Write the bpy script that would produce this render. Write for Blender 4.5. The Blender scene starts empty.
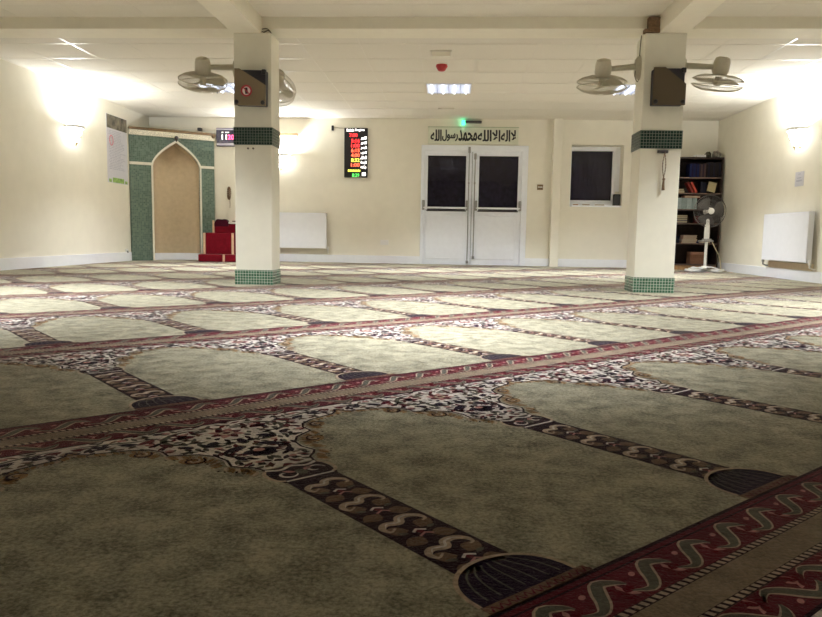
import bpy, bmesh, math, random
from mathutils import Vector, Matrix, Euler
R = math.radians
PI = math.pi
rnd = random.Random(7)
sc = bpy.context.scene
COL = sc.collection

# ------------------------------------------------------------------ measures of the hall
D, H, XL, XR, REAR = 12.32, 2.505, -5.37, 4.47, -1.2  # REAR is out of view, chosen to cut bounce light in the foreground
CAMZ = 0.495
PF, PB = 6.63, 6.93            # pillar front and back faces

# ------------------------------------------------------------------ materials
def mat(name, col, rough=.6, var=.06, scale=40, metal=0, bump=0, spec=.5, emit=None, estr=0, sheen=0):
    m = bpy.data.materials.new(name); m.use_nodes = True
    nt = m.node_tree; b = nt.nodes['Principled BSDF']
    tc = nt.nodes.new('ShaderNodeTexCoord')
    nz = nt.nodes.new('ShaderNodeTexNoise'); nz.inputs['Scale'].default_value = scale; nz.inputs['Detail'].default_value = 3
    nt.links.new(tc.outputs['Object'], nz.inputs['Vector'])
    cr = nt.nodes.new('ShaderNodeValToRGB')
    lo = [max(0, c*(1-var)) for c in col]; hi = [min(1, c*(1+var)) for c in col]
    cr.color_ramp.elements[0].color = (*lo, 1); cr.color_ramp.elements[1].color = (*hi, 1)
    cr.color_ramp.elements[0].position = .3; cr.color_ramp.elements[1].position = .7
    nt.links.new(nz.outputs['Fac'], cr.inputs['Fac']); nt.links.new(cr.outputs['Color'], b.inputs['Base Color'])
    b.inputs['Roughness'].default_value = rough; b.inputs['Metallic'].default_value = metal
    b.inputs['Specular IOR Level'].default_value = spec
    if sheen: b.inputs['Sheen Weight'].default_value = sheen
    if bump:
        bp = nt.nodes.new('ShaderNodeBump'); bp.inputs['Strength'].default_value = bump; bp.inputs['Distance'].default_value = .004
        nt.links.new(nz.outputs['Fac'], bp.inputs['Height']); nt.links.new(bp.outputs['Normal'], b.inputs['Normal'])
    if emit:
        b.inputs['Emission Color'].default_value = (*emit, 1); b.inputs['Emission Strength'].default_value = estr
    return m

SHEEN = .5
def carpet_mat(name, col, var=.25):
    """woven pile: fine fibre noise, broad worn patches and a soft bump"""
    m = bpy.data.materials.new(name); m.use_nodes = True
    nt = m.node_tree; b = nt.nodes['Principled BSDF']; L = nt.links.new
    tc = nt.nodes.new('ShaderNodeTexCoord')
    n1 = nt.nodes.new('ShaderNodeTexNoise'); n1.inputs['Scale'].default_value = 120; n1.inputs['Detail'].default_value = 4; n1.inputs['Roughness'].default_value = .75
    n2 = nt.nodes.new('ShaderNodeTexNoise'); n2.inputs['Scale'].default_value = 13; n2.inputs['Detail'].default_value = 6; n2.inputs['Roughness'].default_value = .65
    L(tc.outputs['Object'], n1.inputs['Vector']); L(tc.outputs['Object'], n2.inputs['Vector'])
    ad = nt.nodes.new('ShaderNodeMath'); ad.operation = 'MULTIPLY_ADD'; ad.inputs[1].default_value = .55; 
    L(n1.outputs['Fac'], ad.inputs[0])
    m2 = nt.nodes.new('ShaderNodeMath'); m2.operation = 'MULTIPLY'; m2.inputs[1].default_value = .45
    L(n2.outputs['Fac'], m2.inputs[0]); L(m2.outputs[0], ad.inputs[2])
    cr = nt.nodes.new('ShaderNodeValToRGB')
    cr.color_ramp.elements[0].position = .40; cr.color_ramp.elements[1].position = .60
    cr.color_ramp.elements[0].color = (*[c*(1-var) for c in col], 1); cr.color_ramp.elements[1].color = (*[min(1, c*(1+var)) for c in col], 1)
    L(ad.outputs[0], cr.inputs['Fac']); L(cr.outputs['Color'], b.inputs['Base Color'])
    b.inputs['Roughness'].default_value = 1; b.inputs['Specular IOR Level'].default_value = .05
    b.inputs['Sheen Weight'].default_value = SHEEN; b.inputs['Sheen Roughness'].default_value = .2; b.inputs['Sheen Tint'].default_value = (1, .97, .92, 1)
    bp = nt.nodes.new('ShaderNodeBump'); bp.inputs['Strength'].default_value = .8; bp.inputs['Distance'].default_value = .007
    L(ad.outputs[0], bp.inputs['Height']); L(bp.outputs['Normal'], b.inputs['Normal'])
    return m

def tile_mat(name, c1, c2, grout, size, rough=.25):
    """square mosaic tiles read from metre-scaled UVs"""
    m = bpy.data.materials.new(name); m.use_nodes = True
    nt = m.node_tree; b = nt.nodes['Principled BSDF']; L = nt.links.new
    tc = nt.nodes.new('ShaderNodeTexCoord')
    br = nt.nodes.new('ShaderNodeTexBrick'); br.offset = 0; br.squash = 1
    br.inputs['Scale'].default_value = 1/size; br.inputs['Brick Width'].default_value = 1; br.inputs['Row Height'].default_value = 1
    br.inputs['Mortar Size'].default_value = .075; br.inputs['Mortar Smooth'].default_value = .2
    br.inputs['Color1'].default_value = (*c1, 1); br.inputs['Color2'].default_value = (*c2, 1); br.inputs['Mortar'].default_value = (*grout, 1)
    L(tc.outputs['UV'], br.inputs['Vector']); L(br.outputs['Color'], b.inputs['Base Color'])
    mr = nt.nodes.new('ShaderNodeMapRange'); mr.inputs['To Min'].default_value = rough; mr.inputs['To Max'].default_value = .8
    L(br.outputs['Fac'], mr.inputs['Value']); L(mr.outputs['Result'], b.inputs['Roughness'])
    bp = nt.nodes.new('ShaderNodeBump'); bp.inputs['Strength'].default_value = .4; bp.inputs['Distance'].default_value = .002; bp.invert = True
    L(br.outputs['Fac'], bp.inputs['Height']); L(bp.outputs['Normal'], b.inputs['Normal'])
    return m

def glass_mat(name):
    m = bpy.data.materials.new(name); m.use_nodes = True
    nt = m.node_tree; L = nt.links.new; nt.nodes.remove(nt.nodes['Principled BSDF']); out = nt.nodes['Material Output']
    fr = nt.nodes.new('ShaderNodeFresnel'); fr.inputs['IOR'].default_value = 1.28
    tr = nt.nodes.new('ShaderNodeBsdfTransparent'); gl = nt.nodes.new('ShaderNodeBsdfGlossy'); gl.inputs['Roughness'].default_value = .03
    mx = nt.nodes.new('ShaderNodeMixShader'); L(fr.outputs[0], mx.inputs[0]); L(tr.outputs[0], mx.inputs[1]); L(gl.outputs[0], mx.inputs[2])
    L(mx.outputs[0], out.inputs['Surface'])
    return m

WALLC = (.81, .78, .675)
M = {}
M['wall'] = mat('cream_wall_paint', WALLC, .75, .02, 6)
M['pillarpaint'] = mat('cream_pillar_paint', (.79, .765, .65), .65, .025, 8)
M['ceil'] = mat('mineral_fibre_tile', (.74, .705, .61), .95, .05, 160, bump=.15)
M['tbar'] = mat('white_t_bar', (.70, .66, .56), .38, .02, 20, spec=.4)
M['beam'] = mat('cream_beam_paint', (.82, .78, .65), .7, .02, 10)
M['white'] = mat('white_gloss_paint', (.86, .88, .93), .35, .02, 12)
M['upvc'] = mat('white_door_plastic', (.85, .885, .955), .35, .02, 12)
M['radiator'] = mat('white_radiator_enamel', (.86, .885, .95), .3, .015, 12)
M['socket'] = mat('white_socket_plastic', (.8, .79, .76), .4, .02, 20)
M['brass'] = mat('tarnished_brass', (.45, .36, .18), .4, .1, 40, metal=.8)
M['grey_metal'] = mat('grey_metal', (.33, .33, .33), .4, .08, 40, metal=.6)
M['dark_metal'] = mat('dark_metal', (.09, .08, .08), .4, .1, 40, metal=.5)
M['black'] = mat('black_plastic', (.012, .011, .014), .4, .2, 40)
M['blind'] = mat('dark_vertical_blind', (.020, .016, .036), .8, .5, 14)
M['glass'] = glass_mat('window_glass')
M['tile_light'] = tile_mat('green_mosaic_tile', (.04, .11, .062), (.08, .18, .112), (.5, .52, .44), .0265)
M['tile_shaded'] = tile_mat('shaded_green_mosaic_tile', (.008, .025, .019), (.022, .055, .042), (.19, .21, .18), .0265)  # same tile as the pillar foot, shade painted into tile and grout colours
M['tile_mihrab'] = tile_mat('sage_green_mosaic_tile', (.045, .085, .062), (.125, .175, .135), (.15, .20, .16), .03, .35)
M['cream_trim'] = mat('cream_plaster_trim', (.72, .7, .6), .6, .05, 60)
M['frieze'] = mat('cream_speckled_frieze', (.62, .58, .46), .6, .35, 55)
M['bronze'] = mat('brown_timber_rail', (.14, .085, .035), .5, .3, 25)
M['niche'] = mat('tan_niche_plaster', (.54, .435, .295), .85, .06, 14)
M['red_carpet'] = carpet_mat('red_stair_carpet', (.135, .006, .012), .2)
M['maroon_velvet'] = carpet_mat('dark_maroon_velvet', (.05, .006, .014), .3)
M['gold_trim'] = mat('pale_gold_edge_trim', (.6, .4, .25), .4, .15, 40)
M['fan'] = mat('beige_fan_plastic', (.50, .465, .36), .45, .04, 30)
M['fanwire'] = mat('beige_fan_wire', (.54, .50, .39), .4, .05, 30)
M['fanblade'] = mat('translucent_fan_blade', (.52, .49, .39), .4, .05, 30)
M['spk_cloth'] = mat('brown_speaker_cloth', (.205, .16, .10), .95, .35, 220); M['spk_cloth2'] = mat('dark_brown_speaker_cloth', (.10, .075, .045), .95, .35, 220)
M['spk_box'] = mat('black_speaker_box', (.02, .019, .028), .6, .2, 50)
M['sticker_white'] = mat('white_sticker', (.8, .74, .72), .5, .03, 50)
M['sign_red'] = mat('red_print', (.42, .02, .04), .5, .05, 50)
M['sign_black'] = mat('black_print', (.01, .01, .012), .5, .1, 50)
M['sign_board'] = mat('pale_green_sign_board', (.70, .72, .60), .5, .03, 20)
M['sign_edge'] = mat('green_sign_edge', (.4, .46, .32), .5, .05, 20)
M['shelf_wood'] = mat('dark_stained_shelf_wood', (.026, .014, .010), .6, .3, 18, spec=.25)
M['shelf_edge'] = mat('brown_shelf_lip', (.12, .075, .055), .45, .25, 18)
M['plinth_wood'] = mat('light_brown_plinth_wood', (.36, .2, .085), .5, .2, 18)
M['paper'] = mat('white_paper', (.8, .8, .8), .8, .03, 60)
M['pages'] = mat('cream_pages', (.40, .34, .25), .8, .08, 150)
M['fan_white'] = mat('white_fan_plastic', (.74, .73, .68), .4, .03, 30)
M['fan_grey'] = mat('grey_fan_wire', (.13, .12, .115), .4, .05, 30, metal=.3)
M['card'] = mat('brown_cardboard', (.36, .2, .12), .8, .1, 40)
M['red_plastic'] = mat('red_sounder_plastic', (.42, .018, .02), .35, .05, 40)
M['bead'] = mat('brown_prayer_beads', (.16, .10, .05), .4, .25, 60)
M['string'] = mat('pale_string', (.36, .30, .22), .8, .1, 60)
M['galv'] = mat('galvanised_tray', (.45, .45, .46), .3, .05, 20, metal=.8)
M['tube'] = mat('lit_fluorescent_tube', (.9, .92, 1), .4, 0, 10, emit=(.80, .88, 1.0), estr=2.2)
M['diffuser'] = mat('lit_white_reflector', (.8, .82, .9), .3, 0, 10, emit=(.62, .72, 1.0), estr=.62)
M['bowl'] = mat('lit_opal_glass_bowl', (.9, .9, .9), .4, 0, 10, emit=(1, .985, .96), estr=22)
M['green_led'] = mat('lit_green_lens', (.1, .7, .4), .4, 0, 10, emit=(.05, 1, .5), estr=4)
M['led_red'] = mat('lit_red_digits', (.8, .05, .05), .4, 0, 10, emit=(1, .03, .035), estr=3.2)
M['led_orange'] = mat('lit_orange_digits', (.8, .15, .05), .4, 0, 10, emit=(1, .10, .05), estr=3.6)
M['led_yellow'] = mat('lit_yellow_digits', (.7, .7, .1), .4, 0, 10, emit=(.75, .8, .1), estr=2.4)
M['led_green'] = mat('lit_green_digits', (.1, .7, .1), .4, 0, 10, emit=(.12, .8, .16), estr=1.6)
M['led_white'] = mat('lit_white_letters', (.9, .9, .9), .4, 0, 10, emit=(1, .95, .9), estr=2.2)
M['led_pink'] = mat('lit_pink_digits', (.9, .1, .3), .4, 0, 10, emit=(1, .08, .25), estr=2.4)
M['scr_blue'] = mat('dark_purple_panel', (.03, .022, .06), .25, .3, 20)
M['scr_band'] = mat('pale_lilac_panel_band', (.55, .52, .62), .4, .08, 20)
M['poster_pic'] = mat('brown_green_photo_print', (.12, .105, .075), .5, .95, 9)
M['poster_sheet'] = mat('pale_lilac_poster_paper', (.62, .62, .68), .6, .03, 20)
M['poster_text'] = mat('grey_blue_print', (.44, .45, .53), .6, .1, 40)
M['poster_green'] = mat('leaf_green_print', (.25, .42, .10), .6, .45, 22)
M['poster_pink'] = mat('faded_red_print', (.6, .25, .3), .6, .2, 40)
M['packer'] = mat('brown_timber_packer', (.19, .115, .06), .8, .35, 45)
M['cable'] = mat('dark_cable', (.10, .075, .05), .6, .1, 40)
M['cable_pale'] = mat('pale_yellow_cable', (.6, .52, .33), .5, .05, 40)
M['pipe_tan'] = mat('tan_pipe_paint', (.52, .43, .3), .6, .05, 20)
M['slab'] = mat('concrete_slab', (.3, .29, .27), .9, .1, 6)

# carpet yarns
CY = dict(field=(.36, .335, .245), cream=(.72, .66, .60), maroon=(.135, .022, .035), blossom=(.13, .008, .018), dark=(.03, .012, .02),
          navy=(.028, .016, .034), tan=(.50, .39, .29), rust=(.33, .19, .085), grey=(.13, .125, .10), stripe=(.28, .215, .155), brown=(.20, .125, .085),
          rose=(.52, .25, .23))
for k, c in CY.items(): M['yarn_'+k] = carpet_mat(k+'_carpet_yarn', c, .55 if k == 'field' else .3)

# ------------------------------------------------------------------ mesh building
class MB:
    def __init__(s): s.v = []; s.f = []; s.mi = []; s.sm = []
    def add(s, vs, fs, m=0, smooth=False, M4=None):
        o = len(s.v)
        for p in vs:
            p = Vector(p)
            s.v.append(tuple(M4 @ p) if M4 else tuple(p))
        for f in fs: s.f.append([i+o for i in f]); s.mi.append(m); s.sm.append(smooth)
        return s
    def box(s, a, b, m=0, M4=None):
        (x0, y0, z0), (x1, y1, z1) = a, b
        x0, x1 = min(x0, x1), max(x0, x1); y0, y1 = min(y0, y1), max(y0, y1); z0, z1 = min(z0, z1), max(z0, z1)
        return s.add([(x0,y0,z0),(x1,y0,z0),(x1,y1,z0),(x0,y1,z0),(x0,y0,z1),(x1,y0,z1),(x1,y1,z1),(x0,y1,z1)],
                     [(0,3,2,1),(4,5,6,7),(0,1,5,4),(1,2,6,5),(2,3,7,6),(3,0,4,7)], m, False, M4)
    def bbox(s, a, b, r=.01, m=0, M4=None):
        """box with chamfered edges"""
        (x0, y0, z0), (x1, y1, z1) = a, b
        bm = bmesh.new(); bmesh.ops.create_cube(bm, size=1)
        for v in bm.verts:
            v.co = Vector(((x0+x1)/2+v.co.x*(x1-x0), (y0+y1)/2+v.co.y*(y1-y0), (z0+z1)/2+v.co.z*(z1-z0)))
        r = min(r, .45*min(abs(x1-x0), abs(y1-y0), abs(z1-z0)))
        bmesh.ops.bevel(bm, geom=list(bm.edges), offset=r, segments=2, profile=.5, affect='EDGES')
        bm.verts.index_update()
        s.add([v.co[:] for v in bm.verts], [[v.index for v in f.verts] for f in bm.faces], m, False, M4); bm.free(); return s
    def prism(s, poly, y0, y1, m=0, M4=None):
        """polygon in (x,z) extruded along y"""
        n = len(poly); vs = [(x, y0, z) for x, z in poly]+[(x, y1, z) for x, z in poly]
        fs = [list(range(n)), list(range(2*n-1, n-1, -1))]+[(i, i+n, (i+1) % n+n, (i+1) % n) for i in range(n)]
        return s.add(vs, fs, m, False, M4)
    def tube(s, pts, r, n=8, m=0, closed=False, M4=None):
        pts = [Vector(p) for p in pts]; k = len(pts); vs = []; fs = []
        rr = r if isinstance(r, (list, tuple)) else [r]*k
        prev = None
        for i, p in enumerate(pts):
            if closed: t = pts[(i+1) % k]-pts[i-1]
            else: t = pts[min(i+1, k-1)]-pts[max(i-1, 0)]
            t.normalize()
            if prev is None: a = t.orthogonal().normalized()
            else:
                a = prev-t*prev.dot(t)
                a = a.normalized() if a.length > 1e-6 else t.orthogonal().normalized()
            prev = a; b = t.cross(a)
            for j in range(n):
                q = 2*PI*j/n; vs.append(p+(a*math.cos(q)+b*math.sin(q))*rr[i])
        for i in range(k if closed else k-1):
            i2 = (i+1) % k
            for j in range(n): fs.append((i*n+j, i*n+(j+1) % n, i2*n+(j+1) % n, i2*n+j))
        if not closed: fs += [list(range(n))[::-1], list(range((k-1)*n, k*n))]
        return s.add(vs, fs, m, True, M4)
    def lathe(s, prof, n=24, m=0, M4=None, a0=0, a1=2*PI, cap=True):
        """profile (r,z) turned about z"""
        full = abs(a1-a0-2*PI) < 1e-6; k = len(prof); vs = []; fs = []; c = n if full else n+1
        for i in range(c):
            q = a0+(a1-a0)*i/n
            for r, z in prof: vs.append((r*math.cos(q), r*math.sin(q), z))
        for i in range(n):
            i2 = (i+1) % c
            for j in range(k-1): fs.append((i*k+j, i2*k+j, i2*k+j+1, i*k+j+1))
        if full and cap:
            if prof[0][0] > 1e-6: fs.append([i*k for i in range(n)][::-1])
            if prof[-1][0] > 1e-6: fs.append([i*k+k-1 for i in range(n)])
        return s.add(vs, fs, m, True, M4)
    def ball(s, c, r, n=10, m=0, sz=1):
        prof = [(r*math.sin(PI*i/n), -r*sz*math.cos(PI*i/n)) for i in range(n+1)]
        prof[0] = (0, -r*sz); prof[-1] = (0, r*sz)
        return s.lathe(prof, n+4, m, Matrix.Translation(c))
    def build(s, name, mats, parent=None, loc=None, rz=0, kind=None):
        me = bpy.data.meshes.new(name); me.from_pydata(s.v, [], s.f)
        if not isinstance(mats, (list, tuple)): mats = [mats]
        for q in mats: me.materials.append(M[q] if isinstance(q, str) else q)
        for p, i, g in zip(me.polygons, s.mi, s.sm): p.material_index = i; p.use_smooth = g
        bm = bmesh.new(); bm.from_mesh(me); bmesh.ops.recalc_face_normals(bm, faces=bm.faces)
        uv = bm.loops.layers.uv.new('metres')
        for f in bm.faces:
            n = f.normal; ax = max(range(3), key=lambda i: abs(n[i]))
            for l in f.loops:
                c = l.vert.co
                l[uv].uv = (c.y, c.z) if ax == 0 else (c.x, c.z) if ax == 1 else (c.x, c.y)
        bm.to_mesh(me); bm.free()
        if any(s.sm):
            try: me.set_sharp_from_angle(angle=R(40))
            except Exception: pass
        o = bpy.data.objects.new(name, me); COL.objects.link(o)
        if loc is not None: o.location = loc
        o.rotation_euler.z = rz
        if parent: o.parent = parent
        if kind: o['kind'] = kind
        return o

def tag(o, label, cat, group=None):
    o['label'] = label; o['category'] = cat
    if group: o['group'] = group
    return o
def thing(name, label, cat, loc, rz=0, group=None):
    o = bpy.data.objects.new(name, None); COL.objects.link(o); o.empty_display_size = .1
    o.location = loc; o.rotation_euler = (0, 0, rz)
    return tag(o, label, cat, group)
def copy_tree(o, parent=None):
    c = o.copy(); COL.objects.link(c)
    if parent: c.parent = parent
    for ch in list(o.children): copy_tree(ch, c)
    return c
def plab(o, label): o['label'] = label; return o

def text_mesh(s, mb, x0, x1, z0, z1, y, m=0, bold=0.0, thick=.003, keep=False):
    """letters as a thin raised mesh, fitted in the box x0..x1, z0..z1, facing -y"""
    cu = bpy.data.curves.new('letters', 'FONT'); cu.body = s; cu.extrude = 0; cu.offset = bold; cu.resolution_u = 3
    o = bpy.data.objects.new('letters', cu); COL.objects.link(o)
    dg = bpy.context.evaluated_depsgraph_get()
    me = bpy.data.meshes.new_from_object(o.evaluated_get(dg))
    if len(me.vertices):
        xs = [v.co.x for v in me.vertices]; zs = [v.co.y for v in me.vertices]
        ax, bx, az, bz = min(xs), max(xs), min(zs), max(zs)
        kx = (x1-x0)/max(1e-6, bx-ax); kz = (z1-z0)/max(1e-6, bz-az)
        vs = [(x0+(v.co.x-ax)*kx, y, z0+(v.co.y-az)*kz) for v in me.vertices]
        mb.add(vs, [list(p.vertices) for p in me.polygons], m)
    bpy.data.objects.remove(o); bpy.data.curves.remove(cu); bpy.data.meshes.remove(me)

# ------------------------------------------------------------------ SETTING
mb = MB().box((XL-.4, REAR-.3, -.12), (XR+.4, D+.45, -.008)); mb.build('floor', 'slab', kind='structure')
MB().box((XL-.3, REAR-.3, 0-.008), (XL, D+.4, H+.12)).build('wall_left', 'wall', kind='structure')
MB().box((XR, REAR-.3, 0-.008), (XR+.3, D+.4, H+.12)).build('wall_right', 'wall', kind='structure')
MB().box((XL, REAR-.3, 0-.008), (XR, REAR, H+.12)).build('wall_rear', 'shelf_wood', kind='structure')  # unseen wall, pulled close and made dark to dim the near carpet
# far wall with door and window openings
DX0, DX1, DZ = -.545, 1.295, 2.062
WX0, WX1, WZ0, WZ1 = 2.03, 2.915, 1.037, 2.088
T = .36
mb = MB()
mb.box((XL, D, -.008), (DX0, D+T, H+.12)).box((DX0, D, DZ), (DX1, D+T, H+.12)).box((DX1, D, -.008), (WX0, D+T, H+.12))
mb.box((WX0, D, -.008), (WX1, D+T, WZ0)).box((WX0, D, WZ1), (WX1, D+T, H+.12)).box((WX1, D, -.008), (XR, D+T, H+.12))
mb.build('wall_back', 'wall', kind='structure')
# ceiling of laid-in tiles
ceil = MB().box((XL-.3, REAR-.3, H), (XR+.3, D+.4, H+.12)).build('ceiling', 'ceil', kind='structure')
mb = MB(); gx = []; gy = []
k = -12
while .24+.63*k < XR:
    x = .24+.63*k
    if x > XL+.05: gx.append(x); mb.box((x-.012, REAR, H-.0015), (x+.012, D, H+.001))
    k += 1
for k in range(-2, 32):
    y = 11.385-.63*k
    if REAR+.05 < y < D-.05: gy.append(y); mb.box((XL, y-.012, H-.002), (XR, y+.012, H+.001))
for x in (XL, XR-.025): mb.box((x, REAR, H-.004), (x+.025, D, H+.001))
mb.box((XL, D-.025, H-.004), (XR, D, H+.001))
g = mb.build('ceiling_grid', 'tbar', ceil); g.parent = ceil
# beams
BY0, BY1, BZ = 6.685, 7.0, 2.40
MB().box((XL, BY0, BZ), (XR, BY1, H)).build('trim_1', 'beam', kind='structure')
for i, (a, b) in enumerate(((-2.08, -1.815), (1.835, 2.082))):
    MB().box((a, REAR, 2.347), (b, BY0+.02, H)).build('trim_%d' % (i+2), 'beam', kind='structure')
MB().box((1.70, BZ and BY0-.07, 2.35), (1.836, BY0, 2.38)).box((1.735, BY0-.06, 2.38), (1.836, BY0, 2.485)).build('trim_4', 'packer', kind='structure')
# boxed pipe by the door
MB().bbox((1.705, D-.13, -.005), (1.85, D+.01, H), .006).build('trim_5', 'wall', kind='structure')
# baseboards
def board(name, a, b):
    MB().box(a, b).build(name, 'white', kind='structure')
bh, bt = .135, .018
board('baseboard_left', (XL, REAR, -.005), (XL+bt, 11.49, bh+.01))
board('baseboard_right', (XR-bt, REAR, -.005), (XR, D, bh))
mb = MB(); mb.box((-4.15, D-bt, -.005), (DX0, D, bh)).box((DX1, D-bt, -.005), (1.705, D, bh)).box((1.85, D-bt, -.005), (XR-bt, D, bh)); mb.build('baseboard_back', 'white', kind='structure')
MB().box((XL+bt, REAR, -.005), (XR-bt, REAR+bt, bh)).build('baseboard_rear', 'shelf_wood', kind='structure')

# ---- window_1
w = bpy.data.objects.new('window_1', None); COL.objects.link(w); w.location = (WX0, D, WZ0); w['kind'] = 'structure'
ww, wh = WX1-WX0, WZ1-WZ0; gy0 = .23
mb = MB()
fx0, fx1 = 0, ww-.07
mb.bbox((fx0, gy0, .03), (fx0+.045, gy0+.06, wh)).bbox((fx1-.06, gy0, .03), (fx1, gy0+.06, wh)).bbox((fx0+.04, gy0, wh-.075), (fx1-.05, gy0+.06, wh)).bbox((fx0+.04, gy0, .03), (fx1-.05, gy0+.06, .125))
mb.box((fx1, gy0+.02, .03), (ww, gy0+.06, wh))
mb.build('window_frame', 'white', w)
MB().box((fx0+.04, gy0+.03, .12), (fx1-.055, gy0+.036, wh-.07)).build('window_pane', 'glass', w)
MB().bbox((0.001, -.012, 0), (ww-.001, gy0+.06, .028), .005).build('window_sill', 'white', w)
mb = MB(); n = 9
for i in range(n):
    x = fx0+.03+(fx1-fx0-.08)*(i+.5)/n
    mb.box((-.047, -.0015, .09), (.047, .0015, wh-.05), 0, Matrix.Translation((x, gy0+.085, 0)) @ Matrix.Rotation(R(10), 4, 'Z'))
plab(mb.build('vertical_blind', 'blind', w), 'dark vertical blind behind the pane')

# ---- door_1: double door
d = bpy.data.objects.new('door_1', None); COL.objects.link(d); d.location = (DX0, D, 0); d['kind'] = 'structure'
dw = DX1-DX0
mb = MB()
mb.bbox((0, -.025, 0), (.06, .10, DZ-.001), .006).bbox((dw-.10, -.025, 0), (dw, .10, DZ-.001), .006).bbox((.05, -.025, DZ-.1), (dw-.09, .10, DZ-.001), .006).box((.05, 0, 0), (dw-.09, .1, .018))
mb.build('door_frame', 'upvc', d)
def leaf(x0, x1, gx0, gx1, px0, px1, rodx, bx0, bx1, hx):
    y0, y1 = .005, .06
    mb = MB()
    z0, zt = .02, DZ-.085; g0, g1 = .95, 1.885
    mb.box((x0, y0, z0), (gx0, y1, zt)).box((gx1, y0, z0), (x1, y1, zt)).box((gx0, y0, g1), (gx1, y1, zt)).box((gx0, y0, z0), (gx1, y1, g0))
    lf = mb.build('door_leaf', 'upvc', d)
    MB().box((gx0-.005, .028, g0-.005), (gx1+.005, .034, g1+.005)).build('door_glass', 'glass', lf)
    mb = MB(); n = 8
    for i in range(n):
        x = gx0+(gx1-gx0)*(i+.5)/n
        mb.box((-.047, -.0015, g0-.03), (.047, .0015, g1+.03), 0, Matrix.Translation((x, .09, 0)) @ Matrix.Rotation(R(9), 4, 'Z'))
    plab(mb.build('vertical_blind', 'blind', lf), 'dark vertical blind behind the door glass')
    MB().bbox((px0, y0-.008, .1), (px1, y0+.004, .85), .007).build('door_panel', 'upvc', lf)
    MB().bbox((gx0-.012, y0-.006, g0-.022), (gx1+.012, y0+.002, g0-.002), .003).build('glazing_bead', 'black', lf)
    z = .985
    mb = MB().tube([(bx0, -.075, z), (bx1, -.075, z)], .017, 10)
    plab(mb.build('push_bar', 'white', lf), 'white horizontal panic bar')
    for bx in (bx0, bx1):
        MB().bbox((bx-.022, -.09, z-.04), (bx+.022, .008, z+.13), .008).build('bar_bracket', 'grey_metal', lf)
    ztop, zbot = hx
    mb = MB().tube([(rodx, -.03, zbot), (rodx, -.03, ztop)], .009, 8)
    mb.bbox((rodx-.02, -.05, ztop-.1), (rodx+.02, .008, ztop), .006).bbox((rodx-.022, -.05, zbot), (rodx+.022, .008, zbot+.05), .006)
    mb.bbox((rodx-.014, -.04, 1.4), (rodx+.014, .008, 1.43), .004)
    plab(mb.build('shoot_bolt', 'grey_metal', lf), 'grey vertical bolt rod')
o = -DX0
leaf(.062, o+.338, o-.43, o+.232, o-.445, o+.22, o+.285, o-.495, o+.262, (2.03, .03))
leaf(o+.345, dw-.102, o+.46, o+1.135, o+.435, o+1.105, o+.388, o+.415, o+1.175, (1.92, .11))

# ------------------------------------------------------------------ CARPET
A = R(41.5); CA, SA = math.cos(A), math.sin(A)
PU, PV = .695, 1.345
def uv2xy(u, v): return (u*CA-v*SA, u*SA+v*CA)
cell = []                       # (layer, yarn, polygon in (x,t))
def P(layer, yarn, poly): cell.append((layer, yarn, poly))
def rect(l, y, x0, x1, t0, t1): P(l, y, [(x0, t0), (x1, t0), (x1, t1), (x0, t1)])
def stroke(l, y, pts, w, taper=False):
    n = len(pts); L_ = []; R_ = []
    for i, p in enumerate(pts):
        a = pts[max(i-1, 0)]; b = pts[min(i+1, n-1)]
        dx, dy = b[0]-a[0], b[1]-a[1]; q = math.hypot(dx, dy) or 1
        ww = w/2*(1 if not taper else max(.25, math.sin(PI*(i+.6)/(n+.2))))
        L_.append((p[0]-dy/q*ww, p[1]+dx/q*ww)); R_.append((p[0]+dy/q*ww, p[1]-dx/q*ww))
    for i in range(n-1): P(l, y, [L_[i], L_[i+1], R_[i+1], R_[i]])
def ell(l, y, cx, ct, rx, rt, rot=0, n=12):
    c, s = math.cos(rot), math.sin(rot)
    P(l, y, [(cx+rx*math.cos(2*PI*i/n)*c-rt*math.sin(2*PI*i/n)*s, ct+rx*math.cos(2*PI*i/n)*s+rt*math.sin(2*PI*i/n)*c) for i in range(n)])
def leafp(l, y, cx, ct, ln, wd, rot):
    c, s = math.cos(rot), math.sin(rot); pts = []
    for i in range(9):
        q = i/8; pts.append((q*ln, wd*math.sin(PI*q**.8)))
    for i in range(7, 0, -1):
        q = i/8; pts.append((q*ln, -wd*.7*math.sin(PI*q)))
    P(l, y, [(cx+a*c-b*s, ct+a*s+b*c) for a, b in pts])
def spiral(cx, ct, r0, r1, a0, a1, n=14):
    return [(cx+(r0+(r1-r0)*i/n)*math.cos(a0+(a1-a0)*i/n), ct+(r0+(r1-r0)*i/n)*math.sin(a0+(a1-a0)*i/n)) for i in range(n+1)]
def smooth(pts, n=5):
    out = []
    for i in range(len(pts)-1):
        p0 = pts[max(i-1, 0)]; p1 = pts[i]; p2 = pts[i+1]; p3 = pts[min(i+2, len(pts)-1)]
        for k in range(n):
            t = k/n
            out.append(tuple(.5*((2*p1[j])+(-p0[j]+p2[j])*t+(2*p0[j]-5*p1[j]+4*p2[j]-p3[j])*t*t+(-p0[j]+3*p1[j]-3*p2[j]+p3[j])*t**3) for j in (0, 1)))
    out.append(pts[-1]); return out
hw = PU/2
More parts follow.
